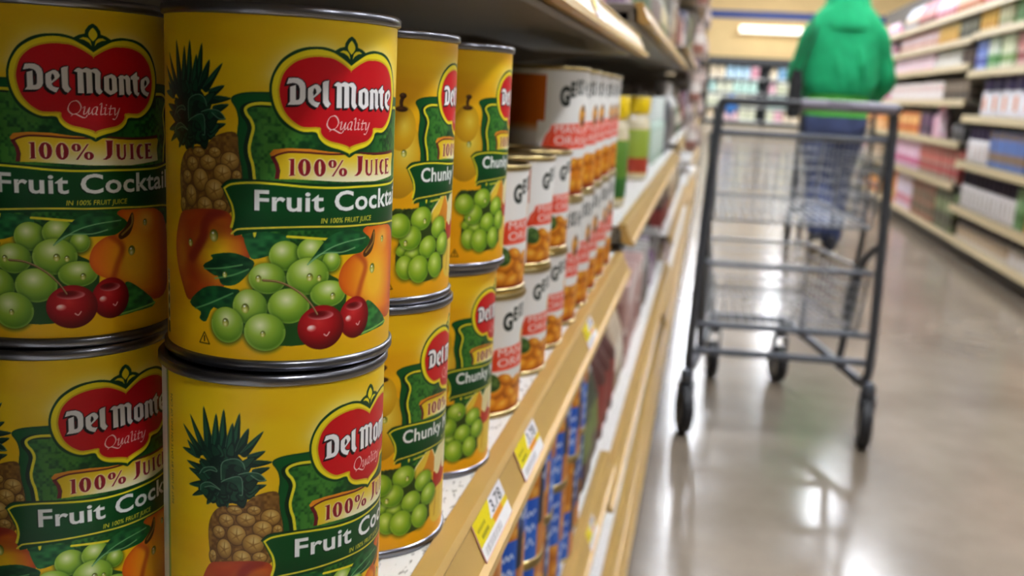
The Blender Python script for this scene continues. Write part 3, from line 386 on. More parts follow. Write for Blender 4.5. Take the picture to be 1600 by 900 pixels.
def fruit_cocktail():
    p = Paint(-115, 115, 3.4, 106.6, .2, hx('d8aa14')); A = ART; gold(p, 3)
    seam_panel(p); emblem(p)
    # pineapple
    m = p.mask(crom(A['pine'], 4, True)); p.over(m, '6a4416'); n = p.noise(.9, .9, 11); p.over(m * np.clip(n - .35, 0, .6), 'b08338')
    for (cx, cy, rx, ry) in A['eyes']:
        e = p.ball(cx, cy, rx, ry, '6e4a18', 'b98d40', 'dcc078', hl=(.1, .3)) * 1.0
        for a in (.3, 1.5, 2.7, 3.9, 5.2): p.stroke([(cx, cy - .1 * ry), (cx + .75 * rx * math.cos(a), cy + .7 * ry * math.sin(a))], (.6, .15), '8a6226', .8, sm=False)
        p.stroke([(cx + rx * math.cos(t), cy + ry * math.sin(t)) for t in np.linspace(0, 2 * PI, 14)], .28, '4c2f0e', .75)
    cx, cy, rx, ry = A['crown'][0]; p.ball(cx + .8, cy - .5, rx * .8, ry * .95, '03140c', '061d12', '0a2a1a')
    rl = np.random.default_rng(12)
    def blade(x, y, ang, ln, wd, c1, c2):
        dx, dy = math.cos(ang), math.sin(ang); nx, ny = -dy * wd, dx * wd; bend = .12 * ln * math.copysign(1, dx)
        q = [(x + nx, y + ny), (x + dx * ln * .5 + nx * .95, y + dy * ln * .5 + ny * .95), (x + dx * ln, y + dy * ln - abs(bend) * .6), (x + dx * ln * .5 - nx * .9, y + dy * ln * .5 - ny * .9), (x - nx, y - ny)]
        q = crom(q, 4, True); p.poly(q, c1); p.poly([(a + .25 * (x + dx * ln * .5 - a), b + .25 * (y + dy * ln * .5 - b)) for a, b in q], c2, .8)
    for l in A['leaves']:
        c = np.mean([l[0], l[4]], 0); t = np.array(l[2]); d = t - c; w_ = 1.5 if abs(d[0]) < 4 else 1.15; n_ = np.array([-d[1], d[0]]) / (np.hypot(*d) + 1e-6) * w_
        q = crom([c + n_, c + d * .5 + n_ * .85, t, c + d * .5 - n_ * .85, c - n_], 4, True); p.poly(q, '06251a'); m1 = p.mask([c + n_ * .6, c + d * .5 + n_ * .5, t - d * .06, c + d * .45 - n_ * .3]); p.over(m1, ('174e34', '1f5a3c', '123f2a')[int(abs(t[0] * 7)) % 3], .9); p.stroke([tuple(c + n_ * .8), tuple(c + d * .5 + n_ * .8), tuple(t)], .22, '5c8a68', .6)
    for k in range(46):
        yy = 69 + 17 * (k / 46); sp = 8.0 * math.sin(PI * min(1, (yy - 64) / 26)); xx = cx + .8 + rl.uniform(-sp, sp); a = PI / 2 - (xx - cx - .8) / 8.0 * 1.35 + rl.uniform(-.15, .15); blade(xx, yy - 2.2, a, rl.uniform(4.2, 6.5), rl.uniform(.9, 1.5), '051d13', ('123d28', '1a4c33', '0e3322', '22583c')[k % 4])
    for l in A['bigleaf']: p.leaf(l, '0a2a1c', '1f5238'); p.stroke(l[:6], .28, '7aa080', .8)
    # peach on the left
    m = p.mask(crom(A['peach'], 4, True)); p.over(m, 'c04812'); n = p.noise(7, 5, 21)
    p.over(m * np.clip(1.25 - np.hypot((p.U + 42) / 9, (p.V - 36) / 10), 0, 1), 'f6c41a'); p.over(m * np.clip(1.1 - np.hypot((p.U + 56) / 4.5, (p.V - 33) / 12), 0, .8), 'c8741c')
    p.over(p.blur(p.stroke(A['crease'], 3.2, '8a2416', 0), .6) * m * .9, '8a2216'); p.over(m * np.clip(n - .45, 0, .4), '9a2a18'); p.over((m - p.blur(m, 1.2)).clip(0, 1) * 1.2, '9a3a18', .7)
    p.leaf(A['leafM'], '0c4a24', '2a7a3c'); p.leaf(A['leaf1'], '08331a', '1d5a2c'); p.leaf(A['leaf2'], '08351a', '1a5a2a')
    for q in ([(-46, 30.6), (-40, 31.4), (-33, 33)], [(-50, 17.5), (-44, 20), (-36, 24)], [(-42, 28), (-36, 29.6), (-31, 31.8)]): p.stroke(q, .5, '6aa860', .8)
    p.poly([(-29, 27), (-19, 33), (-6, 30), (0, 24), (-4, 12), (-18, 8), (-33, 12)], '1c4a16', sm=True)
    G = A['grapes']
    for k, (cx, cy, rx, ry) in enumerate(G):
        p.over(np.clip(p.blur(p.mask([(cx + (rx + .5) * math.cos(t), cy - .4 + (ry + .4) * math.sin(t)) for t in np.linspace(0, 2 * PI, 24)]), .6), 0, 1), '23480f', .75)
        p.ball(cx, cy, rx, ry, '4a7a14', '98bc3a', 'eef2c4', hl=(-.22 + .1 * (k % 3), .36), rim='b8d46a')
    p.stroke(A['fc_y2'], .8, 'e9dc2a'); p.poly(A['spot'], 'e9dc2a')
    # pear and its leaves
    m = p.mask(crom(A['pear'], 3, True)); p.over(m, 'e46c10'); p.over(m * np.clip(1.35 - np.hypot((p.U - 13) / 10, (p.V - 27) / 13), 0, 1), 'ffc02a'); p.over(m * np.clip(1.1 - np.hypot((p.U - 18) / 5, (p.V - 40) / 5), 0, .9), 'f8b84a')
    p.over(m * np.clip((p.U - 24) / 8, 0, .8), 'b8321a'); p.over(p.blur(p.stroke([(4, 36), (8, 32), (6, 26), (4, 20)], 2, 'b04a14', 0), .5) * m, 'b8441a', .8); p.over((m - p.blur(m, 1.2)).clip(0, 1) * 1.2, 'b83a14', .7); p.over(m * np.clip((17 - p.V) / 7, 0, .8), 'a83a1a')
    p.poly(A['calyx'], '4a2a0c', sm=True); p.stroke([(12, 42), (11.6, 39), (8, 36)], .7, '9a7430')
    p.leaf(A['leafB'], '0e4a20', '3a8a3a'); p.stroke([(22, 11), (15, 10.4), (5, 9.4)], .6, '8ac05a')
    p.leaf(A['leafR'], '0a3a1c', '236a34'); p.stroke([A['leafR'][0], (-7, 38), (-.5, 40), (7.6, 40.8)], .4, '7ab074', .9); p.stroke([A['leafR'][0], (-9, 36.8), (-2, 36.9), (3, 38)], .45, '86b878', .8)
    for k, (cx, cy, rx, ry) in enumerate(A['cherries']):
        p.ball(cx, cy, rx, ry, '4a0208', 'a80c16', 'd83030', hl=(-.15, .25)); p.ball(cx - rx * .42, cy - ry * .02, rx * .2, ry * .15, 'c83030', 'f0a8a0', 'fff4f0')
        p.stroke([(cx + rx * .1, cy - ry * .32), (cx + rx * .22, cy - ry * .4), (cx + rx * .33, cy - ry * .25)], .4, 'f4c0b8', .9); p.ball(cx - rx * .05, cy + ry * .55, rx * .55, ry * .2, 'e08080', '7a0a10', '5a040a')
    p.stroke(A['stem'], (.75, .55), '6a4a26'); p.stroke([(x, y + .15) for x, y in A['stem']], .25, 'b8946a')
    for u, v, r in ((-28, 29, .9), (-12.6, 29.6, 1), (-9.6, 29.2, .8), (-5, 23.2, .9), (-32, 19.6, 1.2), (-38.4, 14.6, 1.1), (-26.6, 11.8, .8), (11.5, 30.4, 1.3), (17.5, 39.3, .9), (-42.4, 41.2, 1.5), (-52, 38, 1), (-38.6, 29.6, .8)): p.drop(u, v, r)
    ribbon(p, 'Fruit Cocktail', -29.3, 50.0, 8.6, 61, 'IN 100% FRUIT JUICE')
    # recycling strip, warning triangle, upright small print
    p.over(((p.U > -70.4) & (p.U < -67.4) & (p.V > 6) & (p.V < 27)).astype(float), 'd8d2c0'); p.over(((p.U > -70.4) & (p.U < -67.4) & (p.V > 6) & (p.V < 10)).astype(float), '1a1a16')
    for v in (12.5, 17, 21): p.ball(-68.9, v, 1.2, 1.6, '1a1a16', '1a1a16', '1a1a16')
    for i in range(7): p.over(((p.U > -70) & (p.U < -67.8) & (np.abs(p.V - 23.4 - i * .5) < .12)).astype(float), '2a2a22')
    p.stroke([(-46.2, 10.6), (-48.2, 7), (-44.2, 7), (-46.2, 10.6)], .35, '2a2206', sm=False); p.stroke([(-46.2, 9.3), (-46.2, 7.8)], .5, '2a2206', sm=False)
    p.text('BEST IF USED BY DATE ON END OF CAN', -74.2, 62, 2.0, '5a4a0c', fit=37, rot=PI / 2)
    return wrap('fruit_cocktail_label', p, 36.75, -78, 36)
def chunky_fruit():
    p = Paint(-115, 115, 3.4, 106.6, .27, hx('dea012')); A = ART; gold(p, 31, 'f2c00e', 'eea606', .75); seam_panel(p)
    cx, cy, rx, ry = -43, 60, 10.5, 16
    p.ball(cx, cy, rx, ry, 'a8780c', 'd8a81a', 'f0da5a', hl=(.25, .2)); p.ball(cx + .5, cy + 12, 6.5, 9, 'c08c10', 'd8a81a', 'ecd04a', hl=(.2, .1)); p.stroke([(cx + .6, cy + 19.5), (cx + .2, cy + 22), (cx + .9, cy + 24.2)], (1.3, 1.7), '4a2a10'); p.ball(cx + .5, cy + 19.4, 2.6, 1.1, '2a1606', '4a2a10', '6a4420'); p.ball(cx + .9, cy + 24.6, 1.5, 1.1, '2a1606', '4a2a10', '7a5430'); p.drop(cx + 2, cy + 2, 1.2)
    emblem(p)
    for k in range(9): p.leaf([(-47 + k * 2, 34 + 3 * (k % 2)), (-44 + k * 2, 40), (-38 + k * 2, 37 - (k % 3)), (-39 + k * 2, 31)], '1c2c12', '41541f')
    p.stroke([(-45, 37), (-38, 33), (-33, 33)], .6, '9a7a3a')
    p.poly([(-42, 26), (-34, 34), (-22, 34), (-12, 27), (-14, 14), (-28, 9), (-42, 14)], '2c3c10', sm=True)
    for q, c in zip(A['k_wedge'][:3], ('ecc83a', 'dc8a1e', 'eadca0')): p.poly([(x, max(y, 30)) for x, y in q], c); p.stroke([q[0], q[1], q[2]], .6, 'f6ecb0')
    p.poly([(-13, 33), (-8, 31), (1, 41), (2, 30), (-6, 24), (-12, 25)], 'b82a1c', sm=True); p.poly([(-4, 33), (2, 44), (9, 43), (6, 31)], 'e8dcae', sm=True)
    p.poly([(-15, 21), (-9, 25), (5, 23), (8, 12), (-6, 8), (-14, 11)], 'e8c440', sm=True); p.stroke([(-10, 23), (-11, 12)], .8, 'c8901c'); p.stroke([(-3, 23), (-2, 10)], .8, 'f4e08a'); p.stroke([(4, 22), (3, 11)], .8, 'c8901c')
    p.ball(14, 20, 9, 9, '9a3a12', 'd87a1e', 'f0b040'); p.ball(17, 34, 7, 7, '6a0a0c', 'b81a1a', 'e05a4a')
    for k, (cx, cy, rx, ry) in enumerate(A['k_grapes'] + [(-42, 33, 5, 5)]):
        p.over(np.clip(p.blur(p.mask([(cx + (rx + .5) * math.cos(t), cy - .4 + (ry + .4) * math.sin(t)) for t in np.linspace(0, 2 * PI, 24)]), .6), 0, 1), '2c4a0c', .75)
        p.ball(cx, cy, rx, ry, '4e8012', '94b828', 'dbe88a', hl=(-.1, .3), rim='b4d24a', tilt=.3)
    p.drop(-29.6, 34.4, .9); p.drop(-39, 25.8, 1)
    p.stroke([(-26.5, 42.4), (-17, 43.3)], .7, 'd9cc3a'); p.poly(A['spot'], 'e9dc2a')
    ribbon(p, 'Chunky Mixed Fruit', -32.6, 50.6, 8.0, 66)
    p.text('IN 100% FRUIT JUICE', -6, 46.2, 2.2, 'e2d23a', bold=.012, fit=22, shear=.12)
    p.stroke([(-46.2, 10.6), (-48.2, 7), (-44.2, 7), (-46.2, 10.6)], .35, '2a2206', sm=False); p.stroke([(-46.2, 9.3), (-46.2, 7.8)], .5, '2a2206', sm=False)
    return wrap('chunky_fruit_label', p, 36.75, -60, 30)
def mandarin(R, H, res):
    W = PI * R; p = Paint(-W, W, 2.6, H - 2.6, res, hx('f0eee8')); k = R / 34; h = H / 78
    def q(l): return [(x * k, y * h) for x, y in l]
    # bowl of orange segments along the foot
    p.over(np.clip((H * .30 - p.V + 3 * np.sin(p.U * .22)) / 2, 0, 1) * (np.abs(p.U) < W * .60), 'd8801c')
    for s in (-1, 1):
        for (x, y, a, b, t) in ((12, 14, 8, 4.5, .5), (24, 17, 8, 4.5, -.4), (5, 21, 7, 4, -.2), (17, 24, 7, 3.6, .3), (30, 9, 8, 5, .2), (6, 8, 8, 4.5, .1), (19, 7, 8, 4.5, -.3), (33, 21, 6, 4, .6)):
            p.ball((s * x - 3) * k, y * h, a * k, b * h, '9a4a0a', 'e08a1a', 'f4be52', hl=(.1, .4), tilt=t * s)
    p.over(((p.V < 4.8 * h) & (np.abs(p.U) < W * .62)).astype(float), '8a2a14'); p.leaf(q([(-40, 22), (-34, 29), (-27, 27), (-24, 20), (-31, 17)]), '2a4a1c', '5a7a3a'); p.leaf(q([(28, 25), (36, 29), (41, 24), (33, 19)]), '2a4a1c', '5a7a3a')
    # red banner and words
    p.poly(q([(-34, 33), (-30, 44), (30, 47), (36, 43), (31, 31), (-30, 30)]), 'ee5a44'); p.poly(q([(-38, 29), (-34, 38), (-28, 44), (-27, 31)]), 'd8401c'); p.stroke(q([(-33, 33), (-29, 44), (31, 47)]), .5 * k, 'f09a84', sm=False)
    for t, y in (('MANDARIN', 39.2), ('ORANGES', 32.6)): p.text(t, -27 * k, y * h, 7.4 * h, 'fff4ee', bold=-.004, fit=55 * k, outline=(.25, 'e0442c'))
    # arched brand word, figures as plain blots of colour
    word = 'GEISHA'; xs = (-24.5, -15.2, -9.2, -6, 1.2, 10.2); 
    for c, x in zip(word, xs):
        y = 57.5 + 5 * math.cos((x + 3) / 15) - (2.5 if c == 'G' else 0); p.text(c, x * k, y * h, (15 if c == 'G' else 11.5) * h, '1c241a', bold=.05, sx=.80 * k / h)
    p.ball(1 * k, 49.5 * h, 5.5 * k, 6.5 * h, 'b86a14', 'e0962a', 'f0b850'); p.ball(2 * k, 54 * h, 1.9 * k, 2.3 * h, '1c2438', '263048', '3a4660'); p.poly(q([(-1, 44.5), (2.5, 51), (5, 44.5)]), '2a3450')
    pm = ((p.U < -35.5 * k) | (p.U > 50 * k)) & ((p.U < -41 * k) | (p.V > 46 * h) | (p.V < 28 * h)); p.over(pm.astype(float), 'e2ded6'); p.over((pm & (p.V > H * .5) & (p.V < H * .93)).astype(float) * np.clip((p.V - H * .5) / (H * .08), 0, 1), 'c8620e')
    p.stroke([(-W, H - 4), (W, H - 4)], .4, 'c8c2b4', sm=False)
    return wrap('mandarin_label', p, R, -W * .8, W * .8, 3)
def peach_tin():
    R, H = 36.75, 110; W = PI * R; p = Paint(-W, W, 3.2, H - 3.2, .7, hx('c87a20')); n = p.noise(6, 6, 3)
    for i in range(60):
        r = np.random.default_rng(i); p.ball(r.uniform(-W, W), r.uniform(8, 100), r.uniform(8, 14), r.uniform(5, 9), 'a85a10', 'd88a24', 'ecb458', tilt=r.uniform(-1, 1))
    q = W / 4
    for j in range(8):
        o = -W + j * q; kind = j % 3; sec = ((p.U >= o) & (p.U < o + q)).astype(float); lo, hi = (p.V < 54), (p.V >= 54)
        kind = 0 if j % 2 == 0 else 2; rng = (62, 98) if kind == 0 else (10, 46)
        p.over(sec * (hi if kind == 0 else lo), '1658c0')
        if kind == 0: p.over(sec * ((p.U < o + q * .3) & (p.V > 30)), '141a2e')
        if rng:
            p.over(sec * (hi if kind == 0 else lo) * np.clip(p.noise(9, 9, 6) - .3, 0, .5), '4a8ae0')
            for k in range(3): p.stroke([(o + 3 + (q - 7) * t, rng[0] + 6 + k * 12 + (3 - k * .6) * math.sin(t * (17 + 5 * k + j)) + 2.5 * t) for t in np.linspace(0, 1, 22)], 1.3, 'e8eef6')
        else: p.ball(o + q / 2, 78, 8, 11, '5a6478', '8a94a6', 'b8bfca')
    return wrap('peach_tin_label', p, R, -W, W, 1)

# ------------------------------------------------------------------ the store: floor, walls, ceiling, lamps
def floor_mat():
    m = bpy.data.materials.new('polished_concrete'); m.use_nodes = True; nt = m.node_tree; b = nt.nodes['Principled BSDF']; tc = nt.nodes.new('ShaderNodeTexCoord')
    n = nt.nodes.new('ShaderNodeTexNoise'); n.inputs['Scale'].default_value = 1.3; n.inputs['Detail'].default_value = 8; n.inputs['Roughness'].default_value = .62; nt.links.new(tc.outputs['Object'], n.inputs['Vector'])
    r = nt.nodes.new('ShaderNodeValToRGB'); r.color_ramp.elements[0].position = .32; r.color_ramp.elements[0].color = lin(hx('6a5e50')) + (1,); r.color_ramp.elements[1].position = .7; r.color_ramp.elements[1].color = lin(hx('8c7e6e')) + (1,)
    e = r.color_ramp.elements.new(.5); e.color = lin(hx('7b6f60')) + (1,)
    nt.links.new(n.outputs['Fac'], r.inputs['Fac']); nt.links.new(r.outputs['Color'], b.inputs['Base Color'])
    n2 = nt.nodes.new('ShaderNodeTexNoise'); n2.inputs['Scale'].default_value = 3.0; n2.inputs['Detail'].default_value = 4; nt.links.new(tc.outputs['Object'], n2.inputs['Vector'])
    mr = nt.nodes.new('ShaderNodeMapRange'); mr.inputs['To Min'].default_value = .13; mr.inputs['To Max'].default_value = .25; nt.links.new(n2.outputs['Fac'], mr.inputs['Value']); nt.links.new(mr.outputs['Result'], b.inputs['Roughness'])
    b.inputs['Specular IOR Level'].default_value = .45; return m
XL, XR, YB, YF, ZC = -7.0, 9.0, -9.0, 30.0, 4.6
struct(MB().box(XL, XR, YB, YF, -.1, 0).build('floor', floor_mat()))
struct(MB().box(XL, XR, YB, YF, ZC, ZC + .1).build('ceiling', mat('grey_ceiling', '9c9a94', .9)))
WALL = mat('warm_cream_paint', 'f0cf92', .75, noise=.04, scale=2)
struct(MB().box(XL, XR, YF, YF + .1, 0, ZC).build('wall_back', WALL))
WALL2 = mat('grey_white_paint', 'c9c7c2', .8)
struct(MB().box(XL, XR, YB - .1, YB, 0, ZC).build('wall_front', mat('dim_far_wall', '5c5a56', .8)))
struct(MB().box(XL - .1, XL, YB, YF, 0, ZC).build('wall_left', WALL2)); struct(MB().box(XR, XR + .1, YB, YF, 0, ZC).build('wall_right', WALL2))
struct(MB().box(XL, XR, YF - .05, YF, 3.30, 3.52).build('trim_1', mat('blue_wall_stripe', '3c4f8c', .6)))
struct(MB().box(XL, XR, YF - .03, YF, 2.14, 2.24).build('trim_2', mat('dark_wall_rail', '2c2a2a', .5)))
TUBE = mat('lamp_diffuser', 'f3f7ff', .4, emit=LAMP); HOUS = mat('lamp_housing', 'dcdcd8', .4)
def ceiling_light(x, y, label, group, along=True, z=ZC - .16):
    t = thing('ceiling_light', label, 'light', (x, y, z), 0 if along else PI / 2, group)
    MB().box(-.17, .17, -.62, .62, .05, .11, bev=.01).box(-.01, .01, -.45, -.43, .11, .16).box(-.01, .01, .43, .45, .11, .16).build('lamp_housing', HOUS, t)
    MB().box(-.14, .14, -.6, .6, .0, .05, bev=.02).build('diffuser', TUBE, t)
    return t
L0 = None
for gx, lb in ((0.0, 'over the left shelves'), (2.1, 'over the aisle floor'), (-4.2, 'over the next aisle to the left'), (6.2, 'over the next aisle to the right')):
    for i in range(-1 if gx > 2 else 0, 7 if 0 <= gx < 3 else 6):  # end lamps of the rows added to light the cans and back wall
        y = 1.115 + 4.075 * i + (0 if gx == 0 else 1.2); lab = 'white ceiling lamp in the row ' + lb
        L0 = ceiling_light(gx, y, lab, 'ceiling lamps ' + lb) if L0 is None else dup(L0, (gx, y, ZC - .16), 0, lab, 'ceiling lamps ' + lb)
# long tube lamp hung on the back wall under the blue stripe
t = thing('wall_light', 'long white tube lamp under the blue stripe on the back wall', 'light', (1.72, YF - .3, 3.0))
MB().box(-1.0, 1.0, .06, .1, -.06, .08).box(-.9, -.86, .06, .3, -.02, .02).box(.86, .9, .06, .3, -.02, .02).build('lamp_housing', HOUS, t)
MB().tube([(-1, 0, 0), (1, 0, 0)], .10, 14).build('diffuser', mat('wall_tube', 'fffaf2', .4, emit=2.2), t, True)

# ------------------------------------------------------------------ shelving
TAN = mat('tan_shelf_paint', 'caa45e', .35, noise=.05, scale=25, spec=.4); METAL = mat('shelf_steel_paint', '807869', .45, noise=.05, scale=12)
RTAN = mat('cream_shelf_paint', 'c8b48a', .4, noise=.05, scale=25); BACK = mat('gondola_back_panel', '5c554b', .6); KICK = mat('kick_plate', '3a3630', .5)
def liner_mat():
    m = bpy.data.materials.new('white_scratched_liner'); m.use_nodes = True; nt = m.node_tree; b = nt.nodes['Principled BSDF']; tc = nt.nodes.new('ShaderNodeTexCoord')
    mp = nt.nodes.new('ShaderNodeMapping'); mp.inputs['Scale'].default_value = (330, 120, 50); nt.links.new(tc.outputs['Object'], mp.inputs['Vector'])
    n = nt.nodes.new('ShaderNodeTexNoise'); n.inputs['Scale'].default_value = 1.0; n.inputs['Detail'].default_value = 2; nt.links.new(mp.outputs['Vector'], n.inputs['Vector'])
    r = nt.nodes.new('ShaderNodeValToRGB'); r.color_ramp.elements[0].position = .30; r.color_ramp.elements[0].color = lin(hx('8a8478')) + (1,); r.color_ramp.elements[1].position = .42; r.color_ramp.elements[1].color = lin(hx('f4f2ec')) + (1,)
    nt.links.new(n.outputs['Fac'], r.inputs['Fac']); nt.links.new(r.outputs['Color'], b.inputs['Base Color']); b.inputs['Roughness'].default_value = .5; return m
LINER = liner_mat()
RAIL = [(.006, .0015), (.0155, .002), (.018, -.0005), (.0172, -.0035), (.0248, -.0195), (.0285, -.0205), (.029, -.0250), (.024, -.0262), (.012, -.0225), (.0095, -.005), (.006, -.003)]
def store_shelf(side, xf, ya, yb, z, label, paint, liner=True, depth=.40, rail=1.0):
    """deck, liner and price rail; local +x is the front"""
    L = yb - ya; s = thing('store_shelf', label, 'shelf', (xf, (ya + yb) / 2, z), 0 if side > 0 else PI)
    d = MB().box(-depth, .006, -L / 2, L / 2, -.008, -.0012).box(-.118, .0055, -L / 2, L / 2, -.024, -.008, bev=.003).box(-depth, -depth + .03, -L / 2, L / 2, -.05, -.008)
    for e in (-L / 2, L / 2 - .003): d.add([(-depth, e, -.075), (-depth, e + .003, -.075), (-depth, e, -.008), (-depth, e + .003, -.008), (0, e, -.022), (0, e + .003, -.022), (0, e, -.008), (0, e + .003, -.008)], [(0, 4, 6, 2), (1, 3, 7, 5), (0, 1, 5, 4), (4, 5, 7, 6)])
    d.build('deck', METAL, s)
    if liner: MB().box(-depth, .005, -L / 2, L / 2, -.0012, 0).build('liner', LINER, s)
    MB().extr([(x, y * rail) for x, y in RAIL], -L / 2 + .004, L / 2 - .004).build('price_rail', paint, s)
    return s
def gondola(side, xf, ya, yb, label, paint, top=2.1, depth=.45):
    L = yb - ya; g = thing('gondola_section', label, 'shelving', (xf, (ya + yb) / 2, 0), 0 if side > 0 else PI); x = -depth
    MB().box(x - .02, x, -L / 2, L / 2, .1, top).build('back_panel', BACK, g)
    for e in (-L / 2 + .0, L / 2 - .03): MB().box(x, x + .03, e, e + .03, .0, top, bev=.003).build('upright', METAL, g)
    MB().box(x, .0, -L / 2 + .001, L / 2 - .001, .10, .125).extr([(a, b + .123) for a, b in RAIL], -L / 2 + .004, L / 2 - .004).build('base_deck', paint, g)
    MB().box(x + .03, -.04, -L / 2 + .002, L / 2 - .002, .0, .10).build('kick_plate', KICK, g)
    return g
YA, YBK = -1.2, 1.287
LEFT = [(YA, YBK), (YBK, 3.33), (3.33, 5.37), (5.37, 7.41), (7.41, 9.45), (9.45, 11.49)]
wordn = ('nearest', 'second', 'third', 'fourth', 'fifth', 'sixth')
for i, (a, b) in enumerate(LEFT):
    gondola(1, 0, a, b, 'tan shelving frame, %s section along the left of the aisle' % wordn[i], TAN)
    zs = (-.27, 0, .272, .66, 1.0) if i == 0 else ((-.545, -.335, .034, .312, .66, 1.0) if i % 2 else (-.52, -.25, .05, .36, .72, 1.02))
    nm = ('shelf below the fruit cans', 'shelf the fruit cans stand on', 'shelf just over the fruit cans', 'fourth shelf up', 'topmost shelf') if i == 0 else ('lowest shelf', 'second shelf up', 'third shelf up', 'fourth shelf up', 'fifth shelf up', 'topmost shelf')
    for k, z in enumerate(zs):
        store_shelf(1, 0, a + .002, b - .002, SH + z, 'tan price-railed %s in the %s section on the left' % (nm[k], wordn[i]), TAN, rail=1.0)
XRT = 1.93
for a, b, q in ((-2.6, .9, 'opposite the camera'), (.9, 4.4, 'just before the stocked shelves')): gondola(-1, XRT, a, b, 'unseen cream shelving frame added on the right, ' + q, RTAN, 2.3)  # rest of the right shelving, out of view; back panels added to block light
RIGHT = [(4.4, 7.93), (7.93, 11.4), (11.4, 14.9)]; rn = ('near', 'middle', 'far')
RZ = [(-.46, -.14, .185, .50, .765, .955), (-.32, -.01, .295, .555, .745, .955), (-.32, -.01, .295, .555, .745, .955)]
for i, (a, b) in enumerate(RIGHT):
    gondola(-1, XRT, a, b, 'cream shelving frame, %s section along the right of the aisle' % rn[i], RTAN, 2.3)
    for k, z in enumerate(RZ[i]):
        store_shelf(-1, XRT, a + .002, b - .002, SH + z, 'cream shelf, %s above the floor, %s section on the right' % (wordn[k].replace('nearest', 'first') , rn[i]), RTAN, liner=False, rail=1.9)

# ------------------------------------------------------------------ price tags slid into the rails
def tag_art(price, left=True):
    p = Paint(0, 62, 0, 19.5, .25, hx('f6f4f2'))
    p.over(((p.U < 34) & (p.V > 7.2)).astype(float), 'f2dc0a'); p.over(((p.U > 31) & (p.U < 60) & (p.V > 7.2) & (p.V < 10.6)).astype(float), 'f09a1a'); p.over(((p.U > 50) & (p.V > 7.2) & (p.V < 10.6)).astype(float), 'f4d21a')
    p.poly([(34, 19.5), (27, 10.6), (34, 10.6), (62, 10.6), (62, 19.5)], 'f4f0f2')
    p.text(price, 34, 11.6, 8.6, '2a2a30', fit=22, bold=.01)
    r = np.random.default_rng(4); x = 4
    while x < 40:
        p.over(((p.U > x) & (p.U < x + .5) & (p.V > 1.4) & (p.V < 5.4)).astype(float), '4a4450'); x += r.uniform(.8, 2)
    for i in range(7): p.over((np.hypot(p.U - 5 - i * 2.2, (p.V - 14) * .5) < .55).astype(float), '7a6a10'); p.over((np.hypot(p.U - 8 - i * 2.0, (p.V - 10) * .5) < .6).astype(float), '6a5a10')
    p.over(((p.V < .5) | (p.U < .4)).astype(float), 'f0b0b8'); return p
def tag_thing(name, p, y, z, label, rz=0, xf=0.0, side=1, group=None):
    me = flat('price_tag', p)
    o = tag(link('price_tag', me), label, 'price tag', group); o.location = (xf + side * .0259, y, SH + z - .0195 ); sl = math.atan2(.0076, .016)
    o.rotation_euler = (0, -sl, 0) if side > 0 else (0, sl, PI); so = o.modifiers.new('thickness', 'SOLIDIFY'); so.thickness = .0004; so.offset = -1; return o
TP = tag_art('3.78')
tag_thing('t', TP, .430, 0, 'yellow and white price tag nearest the camera on the tan rail')
tag_thing('t', TP, .534, 0, 'yellow and white price tag, second along the rail under the chunky fruit cans')
tag_thing('t', TP, .845, 0, 'yellow and white price tag under the mandarin cans, third along the rail')
tag_thing('t', TP, .74, .272, 'yellow price tag on the rail of the shelf above the cans')
tag_thing('t', TP, 1.02, -.27, 'yellow and white price tag on the rail below the peach cans')

# ------------------------------------------------------------------ tinned fruit
STEEL = mat('tin_steel', '808086', .28, metal=1.0, noise=.08, scale=90); GOLDT = mat('gold_tin_steel', 'b8a470', .3, metal=1.0, noise=.08, scale=90)
def food_can(name, label, cat, art, R, H, metal=STEEL, n=72):
    """steel body with rolled double seams, recessed lid, paper label"""
    t = thing(name, label, cat); r = R / 1000; h = H / 1000; f = r + .0011
    MB().lathe([(r * .5, .0030), (r * .86, .0030), (r * .93, .0012), (r * .955, .0002), (f - .0006, .0000), (f, .0006), (f, .0026), (f - .0005, .0032), (r - .0006, .0036), (r - .0003, .006), (r - .0003, h - .006), (r - .0006, h - .0036), (f - .0005, h - .0032), (f, h - .0026), (f, h - .0006), (f - .0006, h), (r * .955, h - .0002), (r * .94, h - .0012)], n, cap=True).build('can_body', metal, t, 50)
    MB().lathe([(r * .94, h - .0042), (r * .935, h - .0030), (r * .90, h - .0036), (r * .86, h - .0036), (r * .84, h - .0028), (r * .80, h - .0034), (r * .5, h - .0036), (r * .46, h - .0030), (r * .42, h - .0036)], n, cap=True).build('lid', metal, t, 50)
    link('label', art, t)
    return t
FC, CF, MS, ML, PT = fruit_cocktail(), chunky_fruit(), mandarin(34, 77.5, .35), mandarin(36.75, 110, .45), peach_tin()
RU = 36.75
G1 = 'fruit cocktail cans stacked nearest the camera'; G2 = 'chunky mixed fruit cans in two stacks'
can = food_can('fruit_cocktail_can', 'fruit cocktail can stacked on top, pineapple and whole red emblem in full view', 'can', FC, 36.75, 110)
HC = .110
def put(src, x, y, lvl, u, label, group, first=False, hc=HC):
    loc = (x / 1000, y / 1000, SH + lvl * hc + .0002 * (lvl + 1)); rz = u / RU
    if first:
        src.location = loc; src.rotation_euler = (0, 0, rz); src['label'] = label; src['group'] = group; return src
    return dup(src, loc, rz, label, group)
put(can, -28.1, 315.2, 1, -21.4, 'fruit cocktail can on top of the front stack, pineapple and whole red emblem showing', G1, True)
put(can, -27.7, 310.2, 0, -6.7, 'bottom fruit cocktail can of the front stack, pineapple mid-face', G1)
put(can, -108.4, 311.0, 1, -24.0, 'shaded fruit cocktail can on top of the stack deeper in the shelf', G1)
put(can, -108.8, 309.0, 0, -14.2, 'shaded fruit cocktail can at the bottom of the stack deeper in the shelf', G1)
ck = food_can('chunky_fruit_can', 'chunky', 'can', CF, 36.75, 110)
